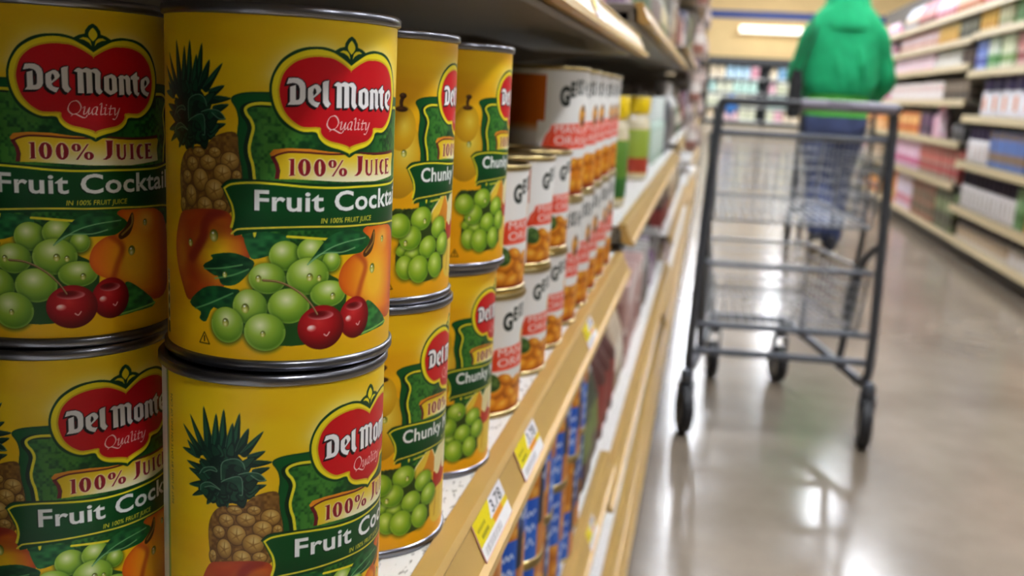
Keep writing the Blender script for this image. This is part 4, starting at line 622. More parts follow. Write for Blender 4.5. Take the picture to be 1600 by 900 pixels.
put(ck, -32.5, 414.2, 1, 10.0, 'chunky mixed fruit can on top of the stack right behind the fruit cocktail', G2, True)
put(ck, -31.0, 413.4, 0, 4.0, 'chunky mixed fruit can at the bottom of the stack right behind the fruit cocktail', G2)
put(ck, -26.8, 505.5, 1, 9.0, 'chunky mixed fruit can on top of the stack next to the mandarin cans', G2)
put(ck, -29.5, 506.2, 0, 2.0, 'chunky mixed fruit can at the bottom of the stack next to the mandarin cans', G2)
ms = food_can('mandarin_orange_can', 'm', 'can', MS, 34, 77.5, GOLDT, 48); ml = food_can('mandarin_orange_can', 'm', 'can', ML, 36.75, 110, GOLDT, 48)
pos = ('first', 'second', 'third', 'fourth', 'fifth'); fi = True
for i, (x, y, u) in enumerate(((-28, 604, 5), (-27, 702, 5.5), (-26, 781, 4.5))):
    for lv in (0, 1):
        put(ms, x + lv * (-1.5), y + lv * 2, lv, u + 5 * lv - 4, 'small mandarin orange can, %s, %s short stack past the chunky fruit' % (('bottom', 'top')[lv], pos[i]), 'small mandarin orange cans', fi, .0775); fi = False
fi = True
for i, y in enumerate((866, 944, 1022, 1100, 1178)):
    for lv in (0, 1):
        put(ml, -29 + (i % 2) - lv, y, lv, -13 + 2.5 * (i % 2), 'tall mandarin orange can, %s, %s tall stack past the small mandarin cans' % (('bottom', 'top')[lv], pos[i]), 'tall mandarin orange cans', fi); fi = False
pt = food_can('peach_can', 'p', 'can', PT, 36.75, 110, GOLDT, 40); fi = True
for i, y in enumerate((575, 653, 731, 809, 887, 965, 1043)):
    for lv in (0, 1):
        o = put(pt, -31 + 2 * (i % 3), y + 2 * lv, lv, ((0, 58, 29, 2, 31, 58, 0), (29, 0, 58, 31, 0, 2, 29))[lv][i] - 14, 'blue and orange peach can, %s, %s stack on the shelf below the tan rail' % (('bottom', 'top')[lv], (pos + ('sixth', 'seventh'))[i]), 'blue peach cans on the shelf below', fi); fi = False
        o.location.z -= .27

# ------------------------------------------------------------------ packets, bottles and jars
def pmat(c): return mat('pack_' + c, c, .42)
_P = {}
def pack_mesh(kind, w, d, h, cols, seed=0):
    """a rounded packet, bottle, jar or pouch drawn as rings; cols = [main, band, accent, cap]; bands are printed per face"""
    key = (kind, w, d, h, tuple(cols), seed)
    if key in _P: return _P[key]
    r = random.Random(seed); n = 20
    if kind == 'carton': rings = [(0, .96, .9), (.004, 1, 1), (h * .18, 1, 1), (h * .42, 1, 1), (h * .5, 1, 1), (h * .78, 1, 1), (h - .004, 1, 1), (h, .96, .9)]; idx = [0, 0, 2, 1, 1, 0, 0]
    elif kind == 'bottle': rings = [(0, .86, .86), (.006, 1, 1), (h * .12, 1, 1), (h * .55, 1, 1), (h * .62, .97, .97), (h * .74, .6, .6), (h * .80, .42, .42), (h * .81, .5, .5), (h * .99, .48, .48), (h, .4, .4)]; idx = [0, 0, 1, 0, 0, 0, 3, 3, 3]
    elif kind == 'jug': rings = [(0, .9, .9), (.008, 1, 1), (h * .15, 1, 1), (h * .5, 1, 1), (h * .60, .95, .95), (h * .64, .8, .8), (h * .65, .88, .88), (h * .98, .87, .87), (h, .75, .75)]; idx = [0, 0, 1, 0, 0, 3, 3, 3]  # cap drawn tall: dark caps also stand for the shade above the bottles
    elif kind == 'jar': rings = [(0, .85, .85), (.005, 1, 1), (h * .12, 1, 1), (h * .62, 1, 1), (h * .72, .93, .93), (h * .76, .80, .80), (h * .765, .86, .86), (h * .98, .86, .86), (h, .8, .8)]; idx = [2, 2, 1, 0, 0, 3, 3, 3]
    else: rings = [(0, .9, .75), (h * .08, 1, 1), (h * .3, 1, 1.0), (h * .55, .98, .85), (h * .78, .96, .5), (h * .93, .97, .1), (h, 1, .06)]; idx = [0, 2, 1, 0, 3, 3]
    V = []; sq = kind in ('carton', 'pouch')
    for z, a, b in rings:
        ring = []
        for i in range(n):
            t = 2 * PI * (i + .5) / n; c, s = math.cos(t), math.sin(t)
            if sq: e = .16; c, s = math.copysign(abs(c) ** e, c), math.copysign(abs(s) ** e, s)
            ring.append((d / 2 * b * c, w / 2 * a * s, z))
        V.append(ring)
    m = MB().loft(V); k = 0
    for j in range(len(rings) - 1):
        for i in range(n):
            q = idx[j]; t = (i + .5) / n
            if sq and kind == 'carton':
                hsh = (i * 7 + j * 13 + seed * 5 + len(key[4][0]) + int(w * 1000)) % 11; q = (0, 0, 1, 0, 2, 0, 1, 0, 0, 2, 1)[hsh] if j in (1, 3, 4, 5) else q
            elif kind in ('bottle', 'jug', 'jar') and q == 1 and (i * 3 + seed) % 8 in (0, 5): q = 2
            m.m[k] = q; k += 1
    m.m[k] = idx[0]; m.m[k + 1] = idx[-1]
    me = m.mesh(kind, [pmat(c) for c in cols], 40); _P[key] = me; return me
NAME = {'carton': 'carton', 'bottle': 'bottle', 'jug': 'bottle', 'jar': 'jar', 'pouch': 'pouch'}
def row(side, xf, z, y0, y1, kind, w, d, h, cols, label, group, stack=1, gap=.004, seed=0, name=None):
    me = pack_mesh(kind, w, d, h, cols, seed); y = y0 + w / 2
    while y + w / 2 <= y1 + 1e-6:
        for s in range(stack):
            o = link(name or NAME[kind], me, None, (xf - side * (d / 2 + .012 + .006 * random.random()), y, z + s * (h + .0005) + .0003), (0 if side > 0 else PI) + random.uniform(-.03, .03) * (kind != 'carton'))
            tag(o, label, name or NAME[kind], group)
        y += w + gap
# left, second section: the yellow-lidded jars, pale bottles
def lid_jar(x, y, z, label, body, band):
    t = thing('jar', label, 'jar', (x, y, z), -.5, 'yellow-lidded jars')
    MB().lathe([(.034, 0), (.040, .004), (.041, .03), (.041, .105), (.038, .122), (.033, .130), (.033, .132)], 36).build('glass_body', mat('jar_cream', 'ded2b0', .15), t, 40)
    m = MB().lathe([(.0405, .014), (.0414, .016), (.0414, .045), (.0414, .100), (.0405, .102)], 36, cap=False); k = 0
    for j in range(4):
        for i in range(36):
            if j in (1, 2) and (i * 5 // 36) % 2 == 0: m.m[k] = 1 if j == 2 else 2
            k += 1
    m.build('label', [pmat('e0b81c'), pmat(body), pmat(band)], t, 40)
    MB().lathe([(.037, .131), (.0385, .133), (.0385, .160), (.037, .163), (.02, .1635)], 48).build('lid', mat('yellow_lid', 'f0cc08', .35), t, 40)
lid_jar(-.045, 1.50, SH + .0345, 'yellow-lidded jar with a green label just past the tall mandarin cans', '5f8a2c', '2c6a2a')
lid_jar(-.045, 2.03, SH + .0345, 'yellow-lidded jar with a red and green label beside the pale bottles', '9aae3c', 'b8402c')
B2 = SH + .034
row(1, 0, B2, 2.50, 2.98, 'jug', .085, .085, .165, ['b9cfc0', 'cfe0d4', 'a8c0b0', 'dfe8e2'], 'pale green clear plastic bottle past the yellow-lidded jars on the left', 'pale green bottles on the left')
row(1, 0, B2, 3.0, 3.3, 'carton', .07, .05, .15, ['3a3a3e', '8a8a92', '55555c', '3a3a3e'], 'dark grey carton beside the pale green bottles on the left', 'dark grey cartons on the left')
# below them
row(1, .019, SH - .27, 1.105, 1.275, 'pouch', .080, .055, .15, ['34402e', '6a7a3a', '4a3034', '9ca0a2'], 'dark green pouch with a grey top beside the stacked peach cans', 'dark green pouches')
def fill(zs, ya, yb, sec, seed, side=1, xf=0, wmin=.07, wmax=.11, pal=None, hmax=.2):
    r = random.Random(seed)
    for k, z in enumerate(zs):
        y = ya; b = 0
        while y < yb - .05:
            kind = r.choice(('carton', 'carton', 'jar', 'pouch', 'bottle')); wd = r.uniform(wmin, wmax); c = r.choice(pal); m = r.randint(2, 5); h = min(hmax, r.uniform(.12, .22)); ye = min(yb, y + m * (wd + .004) + .01)
            if ye - y >= wd + .004: row(side, xf, z, y, ye, kind, wd, min(wd, .08), h, list(c[1:]), '%s %s, %s group along the %s' % (c[0], NAME[kind], ('first', 'second', 'third', 'fourth', 'fifth', 'sixth', 'seventh', 'eighth', 'ninth', 'tenth')[b], sec[k]), '%s %s %s %d' % (c[0], NAME[kind], sec[k], b), seed=r.randint(0, 9))
            y = ye + .004; b += 1
PAL = [('cream and brown', 'd8c6a4', '8a5a34', 'b89468', 'c8b088'), ('dark red', '5e3a34', '8f3a34', '6a5a4a', '7a6a5a'), ('olive', '8a8a5a', 'c8b888', '5a6238', 'a8a070'), ('grey', 'a8a49e', '7a746e', '8a7a72', 'b4b0aa'), ('dusky pink', 'c8a49c', 'e4d4cc', 'a87a74', 'd8beb6'), ('navy and grey', '3a3c58', 'a8a6b0', '5a4a5a', '88868e'), ('beige', 'c8b49a', 'e6dac6', 'a08a70', 'd8c8b0'), ('green and cream', '5a7a4a', 'e0dcc8', '3a5a34', 'cfd0b8'), ('purple', '6a4a6a', 'c8b8c4', '8a3a4a', 'a898a8')]
fill([SH + .272], .55, 1.26, ['shelf just over the fruit cans'], 5, pal=[('magenta', '8a2a4a', 'c8b0b8', 'a85a70', 'b0a8a8'), PAL[3], PAL[0]])
fill([SH - .545, SH - .335, SH + .312, SH + .66], 1.31, 3.30, ['lowest shelf, second left section', 'second shelf, second left section', 'fourth shelf, second left section', 'fifth shelf, second left section'], 12, pal=PAL, hmax=.17)
fill([SH - .52, SH - .25, SH + .05, SH + .36, SH + .72], 3.36, 5.3, ['lowest shelf, third left section', 'second shelf, third left section', 'third shelf, third left section', 'fourth shelf, third left section', 'fifth shelf, third left section'], 21, pal=PAL, wmin=.1, wmax=.16)
fill([SH + .034, SH + .312, SH + .66, SH + 1.0], 5.4, 7.38, ['third shelf, fourth left section', 'fourth shelf, fourth left section', 'fifth shelf, fourth left section', 'topmost shelf, fourth left section'], 33, pal=PAL, wmin=.22, wmax=.3, hmax=.22)
fill([SH + .05, SH + .36, SH + .72, SH + 1.02], 7.44, 9.4, ['third shelf, fifth left section', 'fourth shelf, fifth left section', 'fifth shelf, fifth left section', 'topmost shelf, fifth left section'], 35, pal=PAL, wmin=.26, wmax=.34, hmax=.22)
# small bags on hanging strips at the edge of the left shelves
def clip_strip(y, z0, z1, cols, label, short):
    t = thing('clip_strip', label, 'display strip', (.034, y, 0)); MB().box(-.001, .001, -.015, .015, z0, z1).tube([(0, 0, z1 - .01), (0, 0, z1 + .02), (-.012, 0, z1 + .03)], .002, 6).build('strip', mat('clear_strip', 'c8c4bc', .3), t)
    me = pack_mesh('pouch', .11, .035, .125, cols, 3); k = 0; z = z1 - .15
    while z > z0 + .01:
        o = link('snack_bag', me, None, (.034 + .021, y, z), 0); tag(o, '%s, %s from the top of its hanging strip' % (short, ('first', 'second', 'third', 'fourth', 'fifth', 'sixth', 'seventh', 'eighth')[k]), 'bag', label); k += 1; z -= .15
clip_strip(3.34, SH + .02, SH + .78, ['c8b4a8', 'e6dcd2', 'a8786a', '9a8a80'], 'long strip of beige bags hanging between left shelf sections', 'small beige bag near the pale bottles')
clip_strip(5.38, SH - .1, SH + 1.0, ['cab6ac', 'd8c4bc', '9a8a84', 'b8a49a'], 'long strip of pinkish bags hanging farther down the left shelves', 'small pinkish bag far along the left shelves')

# ------------------------------------------------------------------ goods on the right-hand shelves
R0 = .1255
def rr(z, y0, y1, kind, w, h, cols, label, stack=1, d=None, seed=0, gap=.006): row(-1, XRT, (R0 if z is None else SH + z), y0, y1, kind, w, d or min(w, .12), h, cols, label, label + ' group', stack, gap, seed)
n0, n1 = 5.0, 7.9
Z = RZ[0]
rr(None, n0, 6.55, 'jug', .10, .19, ['e8e4e2', 'f4f0ee', 'd8c8b8', '1c1a20'], 'white bottle with a black cap at the bottom of the near right shelves', gap=.025)
rr(None, 6.56, 7.88, 'jug', .10, .185, ['e6e0da', 'd8c4a8', 'c8b090', '2a2634'], 'cream bottle with a dark cap at the bottom of the near right shelves', gap=.025)
rr(Z[0], n0, 6.28, 'carton', .075, .24, ['e89a2a', 'f0b84a', 'c86a1a', 'e89a2a'], 'orange carton beside the green cartons on the near right shelves')
rr(Z[0], 6.29, 6.46, 'carton', .075, .24, ['6a9a5a', '9ac088', '4a7a3c', '6a9a5a'], 'green carton beside the orange cartons on the near right shelves')
rr(Z[0], 6.47, 7.88, 'jug', .085, .25, ['ece6e4', 'f2eeec', 'a89888', '2c2240'], 'white bottle with a purple cap, first shelf above the floor on the near right', gap=.022)
rr(Z[1], n0, 6.40, 'jar', .085, .25, ['8a9a6a', 'c8c8a0', '6a7a4a', 'd8d8c8'], 'green and cream jar next to the blue packs on the near right shelves')
rr(Z[1], 6.41, 7.22, 'carton', .13, .235, ['5a7ec0', '4a70b8', '8a7058', '5a7ec0'], 'blue pack with a brown foot on the near right shelves')
rr(Z[1], 7.23, 7.88, 'jug', .10, .25, ['eee8e8', 'f2ecec', 'd8c0b4', '3c2f52'], 'white jar with a dark purple cap beside the blue packs', gap=.02)
rr(Z[2], n0, 6.42, 'carton', .12, .22, ['d8742a', 'e8c088', 'b84a1a', 'd8742a'], 'orange carton beside the big white tubs on the near right')
rr(Z[2], 6.44, 7.86, 'jug', .22, .27, ['efeaf0', 'f6f2f6', 'e08a5a', '4a3a6a'], 'big white tub with a purple lid on the near right shelves', d=.2, gap=.03)
for a, b, c, lb in ((n0, 6.6, ['d8a890', 'e8d0b8', 'a86a4a', 'd8a890'], 'peach-coloured'), (6.61, 6.95, ['c87a7a', 'e8c8c0', '9a4a50', 'c87a7a'], 'rose'), (6.96, 7.30, ['d8dcb8', 'e8ead0', '8aaa6a', 'd8dcb8'], 'pale green'), (7.31, 7.6, ['dfe6d8', '9ac08a', '5a9a58', 'dfe6d8'], 'white and green'), (7.61, 7.88, ['6a84d0', 'a8b8e8', '4a5ab0', '6a84d0'], 'blue')):
    rr(Z[3], a, b, 'carton', .085, .21, c, lb + ' carton on the fourth shelf of the near right section')
for a, b, c, lb in ((n0, 6.7, ['d8c0b0', 'c89a9a', '9a7a6a', 'd8c0b0'], 'dusky'), (6.71, 7.1, ['5a8a4a', '8ab070', '3a6a34', '5a8a4a'], 'deep green'), (7.11, 7.45, ['ddd6b0', 'c8a8a0', '9aa070', 'ddd6b0'], 'cream'), (7.46, 7.88, ['e8b43a', 'f0d080', 'c88a2a', 'e8b43a'], 'yellow')):
    rr(Z[4], a, b, 'carton', .10, .15, c, lb + ' carton on the fifth shelf of the near right section')
rr(Z[5], 5.4, 6.9, 'carton', .12, .2, ['c8a88a', 'd8c8b0', '8a6a5a', 'c8a88a'], 'tan carton on the top shelf of the near right section')
rr(Z[5], 6.92, 7.88, 'pouch', .13, .22, ['e0a8b8', 'e8d0dc', 'd06a7a', 'e0a8b8'], 'pink pouch on the top shelf of the near right section', d=.08)
f0, f1 = 7.96, 11.36
Z = RZ[1]
def block(z, blocks, kind, h, what, seed=0, stack=1):
    y = f0
    for n, wd, c, lb in blocks:
        rr(z, y, min(f1, y + n * (wd + .006) + .001), kind, wd, h, c, '%s %s, %s' % (lb, NAME[kind], what), stack, min(wd, .12), seed); y += n * (wd + .006) + .02
block(None, [(6, .10, ['5a6a4a', '8a9a6a', '4a4a3a', '5a6a4a'], 'dark green'), (8, .11, ['9a6a50', 'c87a70', '6a5a44', '9a6a50'], 'brown and red'), (6, .12, ['e0d0e0', 'f0e0ec', 'e08aa0', 'e0d0e0'], 'lilac white'), (5, .12, ['e8962c', 'd8582c', 'e8b45a', 'e8962c'], 'orange')], 'carton', .30, 'bottom of the middle right section', 1)
block(Z[0], [(10, .14, ['c8625a', '9a9a88', 'b8444a', 'c8625a'], 'red and grey'), (9, .12, ['e6c0d4', 'f0dce8', 'd86a9a', 'e6c0d4'], 'pink and white')], 'carton', .24, 'first shelf up, middle right section', 0)
block(Z[1], [(4, .09, ['4a4a50', '6a6a70', '3a3a3e', '4a4a50'], 'charcoal')], 'carton', .12, 'second shelf up, middle right section')
y = 8.75
rr(Z[1], 8.85, 9.1, 'bottle', .11, .27, ['e8b8c8', 'f0d4dc', 'd87a9a', 'e8a0b4'], 'pink bottle with a pale cap, second shelf up, middle right section')
rr(Z[1], 9.15, 9.6, 'carton', .10, .2, ['5a3a5a', '7a5a7a', '3a2a44', '5a3a5a'], 'plum carton beside the pink bottles, middle right section')
rr(Z[1], 9.62, 11.3, 'carton', .13, .2, ['e8983a', 'f0c078', 'd0642a', 'e8983a'], 'orange carton, second shelf up, middle right section')
block(Z[2], [(8, .10, ['6a5a4a', '8a7a6a', '4a4038', '6a5a4a'], 'dark brown'), (18, .13, ['e8dcd8', 'd86a4a', 'f0e8e4', 'e8dcd8'], 'white and red')], 'carton', .15, 'third shelf up, middle right section', 1)
block(Z[3], [(3, .12, ['4a3a34', '6a4a44', '3a2a28', '4a3a34'], 'blackish')], 'carton', .12, 'fourth shelf up, middle right section')
rr(Z[3], 8.42, 9.3, 'bottle', .08, .15, ['e8e4d8', 'f4f0e8', 'd8d0c0', 'f4f2ea'], 'small white bottle, fourth shelf up, middle right section')
rr(Z[3], 9.33, 11.3, 'carton', .14, .14, ['ead4dc', 'e080a0', 'f2e6ea', 'ead4dc'], 'pink and white carton, fourth shelf up, middle right section')
block(Z[4], [(6, .09, ['55584a', '8a8a78', '3c4034', '55584a'], 'dark olive'), (6, .11, ['e6b83c', 'f0d488', 'c8922a', 'e6b83c'], 'golden'), (13, .13, ['e6dade', 'd8c0c8', 'c88a6a', 'e6dade'], 'white and tan')], 'carton', .15, 'fifth shelf up, middle right section')
block(Z[5], [(6, .12, ['e0924a', 'e8c0a0', 'b8683a', 'e0924a'], 'peach'), (6, .12, ['d8a8b8', 'e8c8d4', 'c06a80', 'd8a8b8'], 'rose pink'), (6, .12, ['a84a5a', 'd88a80', '6a3038', 'a84a5a'], 'crimson'), (5, .12, ['c8ccd8', 'd8c0a0', '9a9aa8', 'c8ccd8'], 'silver grey')], 'pouch', .22, 'top shelf of the middle right section')
FP = [('pink', 'e6c0d0', 'd87a98', 'f0dce6', 'e6c0d0'), ('orange', 'e29a4a', 'c8682a', 'ecc088', 'e29a4a'), ('white and red', 'e8dcd8', 'c85a4a', 'f0e8e4', 'e8dcd8'), ('tan', 'c8a884', '9a7a5a', 'dcc8a8', 'c8a884'), ('brown', '7a5a44', 'b08a6a', '5a4234', '7a5a44')]
fill([R0] + [SH + z for z in RZ[2]], 11.45, 13.6, ['bottom of the far right section'] + ['%s shelf up, far right section' % q for q in ('first', 'second', 'third', 'fourth', 'fifth', 'top')], 77, -1, XRT, .28, .36, FP, .15)

# ------------------------------------------------------------------ shopping carts
CHROME = mat('cart_grey_steel', '54575d', .35, metal=.6, noise=.06, scale=30); WIRE = mat('cart_wire', '8c8e90', .35, metal=.5); DARK = mat('cart_dark_plastic', '26272a', .45); GRIP = mat('cart_grip_plastic', '77727c', .4); RUB = mat('black_rubber', '1c1c1e', .6); HUB = mat('wheel_hub', 'b4b0a8', .4)
def lerp(a, b, t): return tuple(a[i] + (b[i] - a[i]) * t for i in range(3))
def panel(m, a, b, c, d, nu, nv, r=.0015):
    """wire grid over the quad a-b (bottom) d-c (top)"""
    for i in range(nu + 1): t = i / nu; m.tube([lerp(a, b, t), lerp(d, c, t)], r, 5)
    for j in range(nv + 1): t = j / nv; m.tube([lerp(a, d, t), lerp(b, c, t)], r * 1.25, 5)
def make_cart(label):
    t = thing('shopping_cart', label, 'shopping cart', (0, 0, 0), 0, 'shopping carts')
    f = MB()
    for s in (-1, 1):
        f.tube(crom([(s * .232, -.012, 1.02), (s * .246, -.004, 1.0), (s * .252, .002, .90), (s * .262, .004, .6), (s * .270, .006, .32), (s * .270, .014, .225), (s * .262, .05, .190), (s * .238, .14, .20), (s * .13, .655, .235), (s * .125, .69, .215)], 6), .0145, 12)
        f.tube(crom([(s * .222, .19, .215), (s * .228, .16, .36), (s * .238, .11, .54), (s * .250, .045, .60), (s * .260, .008, .62)], 5), .0115, 10)
        f.tube([(s * .16, .50, .226), (s * .165, .52, .36)], .008, 8).tube([(s * .222, .19, .36), (s * .235, .12, .66)], .008, 8)
    f.tube([(-.127, .665, .236), (.127, .665, .236)], .013, 10).tube([(-.222, .19, .215), (.222, .19, .215)], .010, 10)
    f.build('frame', CHROME, t, 40)
    h = MB().tube([(-.245, -.016, 1.02), (.262, -.016, 1.02)], .0125, 14).build('handle', DARK, t, 40)
    MB().tube([(-.02, -.016, 1.02), (.25, -.016, 1.02)], .0165, 16).box(.05, .12, -.034, -.012, 1.006, 1.036, bev=.006).build('handle_grip', GRIP, h, 40)
    def tier(name, zn, zf, zt, ztf, wn, wf, yn, yf, nx, nz):
        NB = lambda s: (s * (wn - .012), yn, zn); NT = lambda s: (s * wn, yn - .02, zt); FB = lambda s: (s * (wf - .02), yf - .05, zf); FT = lambda s: (s * wf, yf, ztf); b = MB()
        for s in (-1, 1): panel(b, NB(s), FB(s), FT(s), NT(s), 12, nz)
        panel(b, FB(-1), FB(1), FT(1), FT(-1), nx, nz); panel(b, NB(-1), NB(1), FB(1), FB(-1), nx, 6); panel(b, NB(-1), NB(1), lerp(NB(1), NT(1), .8), lerp(NB(-1), NT(-1), .8), nx, nz)
        b.tube([NT(-1), NT(1), FT(1), FT(-1)], .0058, 8, closed=True).tube([NB(-1), FB(-1), FB(1), NB(1)], .0048, 8, closed=True)
        for s in (-1, 1): b.tube([NB(s), NT(s)], .0045, 8); b.tube([FB(s), FT(s)], .0045, 8)
        b.build(name, WIRE, t)
    tier('upper_basket', .665, .69, .925, .90, .245, .205, .05, .70, 16, 6); tier('lower_basket', .345, .36, .535, .53, .242, .175, .05, .62, 16, 5)
    for hw, z, r in ((.264, .262, .011), (.262, .345, .009), (.255, .535, .007), (.25, .93, .007)): MB().tube([(-hw, .01, z), (hw, .01, z)], r, 10).build('cross_bar', CHROME, t)
    for (x, y, r, z0, a) in ((-.273, .0, .080, .205, .1), (.273, .0, .080, .205, -.15), (-.121, .68, .068, .215, .0), (.121, .68, .068, .215, .2)):
        k = MB(); k.lathe([(.020, z0 - .045), (.022, z0 - .04), (.022, z0 - .012), (.012, z0)], 16)
        for s in (-1, 1): k.add([(s * .021, -.02, z0 - .04), (s * .024, -.02, z0 - .04), (s * .021, .02, z0 - .04), (s * .024, .02, z0 - .04), (s * .021, -.012, r - .014), (s * .024, -.012, r - .014), (s * .021, .012, r - .014), (s * .024, .012, r - .014)], [(0, 2, 6, 4), (1, 5, 7, 3), (0, 4, 5, 1), (2, 3, 7, 6), (4, 6, 7, 5), (0, 1, 3, 2)])
        kc = k.build('caster', CHROME, t, 40, (x, y, 0), a)
        prof = [(.010, -.014), (.014, -.015), (r * .58, -.013), (r * .62, -.018), (r * .9, -.018), (r, -.011), (r, .011), (r * .9, .018), (r * .62, .018), (r * .58, .013), (.014, .015), (.010, .014)]
        wv = MB().lathe(prof, 28, mis=[1, 1, 1, 0, 0, 0, 0, 0, 1, 1, 1]); wv.v = [(q[2], q[0], q[1] + r) for q in wv.v]; wv.build('wheel', [RUB, HUB], kc, 40)
    return t
cart = make_cart('empty grey wire shopping cart standing in the middle of the aisle'); cart.location = (.383, 3.067, 0); cart.rotation_euler = (0, 0, .095)
cart2 = dup(cart, (1.026, 7.745, 0), 0, 'shopping cart half hidden behind the person in the green hoodie')

# ------------------------------------------------------------------ the person in green
def ell(cx, cy, z, rx, ry, n=24, tilt=0.0):
    return [(cx + rx * math.cos(2 * PI * i / n), cy + ry * math.sin(2 * PI * i / n), z + tilt * math.sin(2 * PI * i / n)) for i in range(n)]
def remesh(o, vox, it=4):
    r = o.modifiers.new('one_surface', 'REMESH'); r.mode = 'VOXEL'; r.voxel_size = vox; r.use_smooth_shade = True
    s = o.modifiers.new('soften', 'SMOOTH'); s.iterations = it; s.factor = .5; return o
def limb(m, pts, rad, n=14, k=5):
    P = crom([p + (r,) for p, r in zip(pts, rad)], k); Q = [tuple(q[:3]) for q in P]; R = [max(.003, float(q[3])) for q in P]
    m.tube(Q, R, n)
    for q, r in ((Q[0], R[0]), (Q[-1], R[-1])): ball(m, q, (r, r, r), 10)
def ball(m, c, r, n=16, mi=0):
    m.loft([[(c[0] + r[0] * math.sin(a) * math.cos(2 * PI * i / n), c[1] + r[1] * math.sin(a) * math.sin(2 * PI * i / n), c[2] - r[2] * math.cos(a)) for i in range(n)] for a in [PI * (k + .15) / (n // 2 + .3) for k in range(n // 2 + 1)]], mi)
SKIN = mat('skin', 'c99a7e', .55, noise=.05, scale=30); HOOD = mat('green_fleece', '069a60', .9, noise=.10, scale=18, bump=.5); SHIRT = mat('lime_shirt', '4fae3a', .85); JEAN = mat('blue_denim', '39456a', .85, noise=.25, scale=14, bump=.4); SHOE = mat('dark_shoe', '2a2a30', .7); SOLE = mat('pale_sole', 'c8bca4', .7); HAIR = mat('brown_hair', '3a2a1e', .7)
pr = thing('person', 'person in a green hoodie and blue jeans, seen from behind, pushing a cart', 'person', (.932, 7.10, 0))
SHL, ELB, WRI = {}, {}, {}
for s, hx_ in ((-1, -.105), (1, .295)):
    SHL[s] = (s * .195, -.02, 1.485); ELB[s] = (-.265 if s < 0 else .30, .09, 1.20); WRI[s] = (hx_ + s * .02, .535, 1.075)
HIP = {s: (s * .095, 0, .93) for s in (-1, 1)}; KNE = {-1: (-.055, .06, .50), 1: (.075, .20, .50)}; ANK = {-1: (-.045, -.15, .205), 1: (.07, .20, .095)}
def body():
    m = MB()
    m.loft([ell(0, .0, .84, .11, .09), ell(0, 0, .93, .165, .115), ell(0, .005, 1.05, .15, .105), ell(0, .0, 1.18, .15, .11), ell(0, -.005, 1.32, .175, .12), ell(0, -.01, 1.43, .17, .105), ell(0, -.005, 1.50, .10, .075), ell(0, .0, 1.55, .06, .06)])
    limb(m, [(0, 0, 1.48), (0, .015, 1.56), (0, .03, 1.63)], [.062, .056, .06])
    ball(m, (0, .04, 1.725), (.077, .098, .118), 24); ball(m, (0, .085, 1.665), (.052, .055, .055), 16)     # skull, jaw
    ball(m, (0, .141, 1.70), (.012, .018, .022), 10); ball(m, (0, .128, 1.655), (.024, .010, .007), 10)       # nose, lips
    for s in (-1, 1):
        ball(m, (s * .078, .03, 1.71), (.010, .018, .030), 10); ball(m, (s * .03, .125, 1.722), (.014, .010, .009), 10)
        limb(m, [SHL[s], lerp(SHL[s], ELB[s], .5), ELB[s], lerp(ELB[s], WRI[s], .45), WRI[s]], [.062, .052, .043, .042, .028])
        hp = (WRI[s][0] - s * .015, .60, 1.052); limb(m, [WRI[s], (hp[0], .575, 1.062), (hp[0], .605, 1.052)], [.027, .03, .028])
        ball(m, (hp[0], .595, 1.053), (.042, .032, .017), 14)
        for i, ln in enumerate((.92, 1.0, .96, .78)):
            x = hp[0] + (i - 1.5) * .0245
            limb(m, [(x, .60, 1.055), (x, .634 * 1, 1.052 + .002 * ln), (x, .654, 1.034), (x, .652 - .004 * ln, 1.034 - .026 * ln), (x, .634, 1.006)], [.0088, .0084, .0080, .0074, .0062], 8, 4)
        limb(m, [(hp[0] - s * .028, .585, 1.045), (hp[0] - s * .046, .602, 1.028), (hp[0] - s * .044, .618, 1.008), (hp[0] - s * .030, .630, .999)], [.012, .011, .010, .008], 8, 4)
        limb(m, [HIP[s], lerp(HIP[s], KNE[s], .5), KNE[s], lerp(KNE[s], ANK[s], .4), ANK[s]], [.092, .078, .058, .055, .038])
        a = ANK[s]; to = (a[0] + s * .012, a[1] + .13, .04 + .02 * (s < 0)); limb(m, [(a[0], a[1] - .02, a[2] - .04), lerp(a, to, .5), to], [.034, .036, .026])
    return m
remesh(body().build('body', SKIN, pr), .0042, 2)
hb = MB()
hb.loft([ell(0, .0, 1.075, .205, .142, tilt=-.015), ell(0, -.002, 1.10, .215, .15), ell(0, -.005, 1.16, .238, .163), ell(0, -.008, 1.28, .235, .162), ell(0, -.012, 1.40, .235, .15), ell(0, -.014, 1.475, .245, .14), ell(0, -.014, 1.53, .252, .135), ell(0, -.014, 1.575, .224, .132), ell(0, -.012, 1.62, .19, .13), ell(0, -.006, 1.665, .152, .12)])
for s in (-1, 1):
    limb(hb, [lerp((0, -.01, 1.47), SHL[s], .8), SHL[s], lerp(SHL[s], ELB[s], .5), ELB[s], lerp(ELB[s], WRI[s], .5), WRI[s]], [.060, .080, .077, .072, .060, .044], 18)
for x, zz in ((-.05, 1.26), (.04, 1.20), (.10, 1.30)): limb(hb, [(x, -.155, zz + .1), (x + .015, -.168, zz), (x + .04, -.15, zz - .1)], [.008, .016, .008], 8)
remesh(hb.build('hoodie', HOOD, pr), .011, 4)
hd = MB(); R = []
for z, rx, ry, cy, op in ((1.50, .185, .142, -.03, .25), (1.555, .182, .148, -.025, .32), (1.61, .166, .145, -.012, .45), (1.665, .150, .142, .004, .58), (1.72, .136, .140, .016, .66), (1.775, .118, .132, .024, .60), (1.825, .088, .106, .03, .46), (1.858, .052, .066, .031, .2), (1.867, .02, .03, .03, .05)):
    R.append([(rx * math.sin(a), cy - ry * math.cos(a), z) for a in np.linspace(-PI + op * 1.2, PI - op * 1.2, 30)])
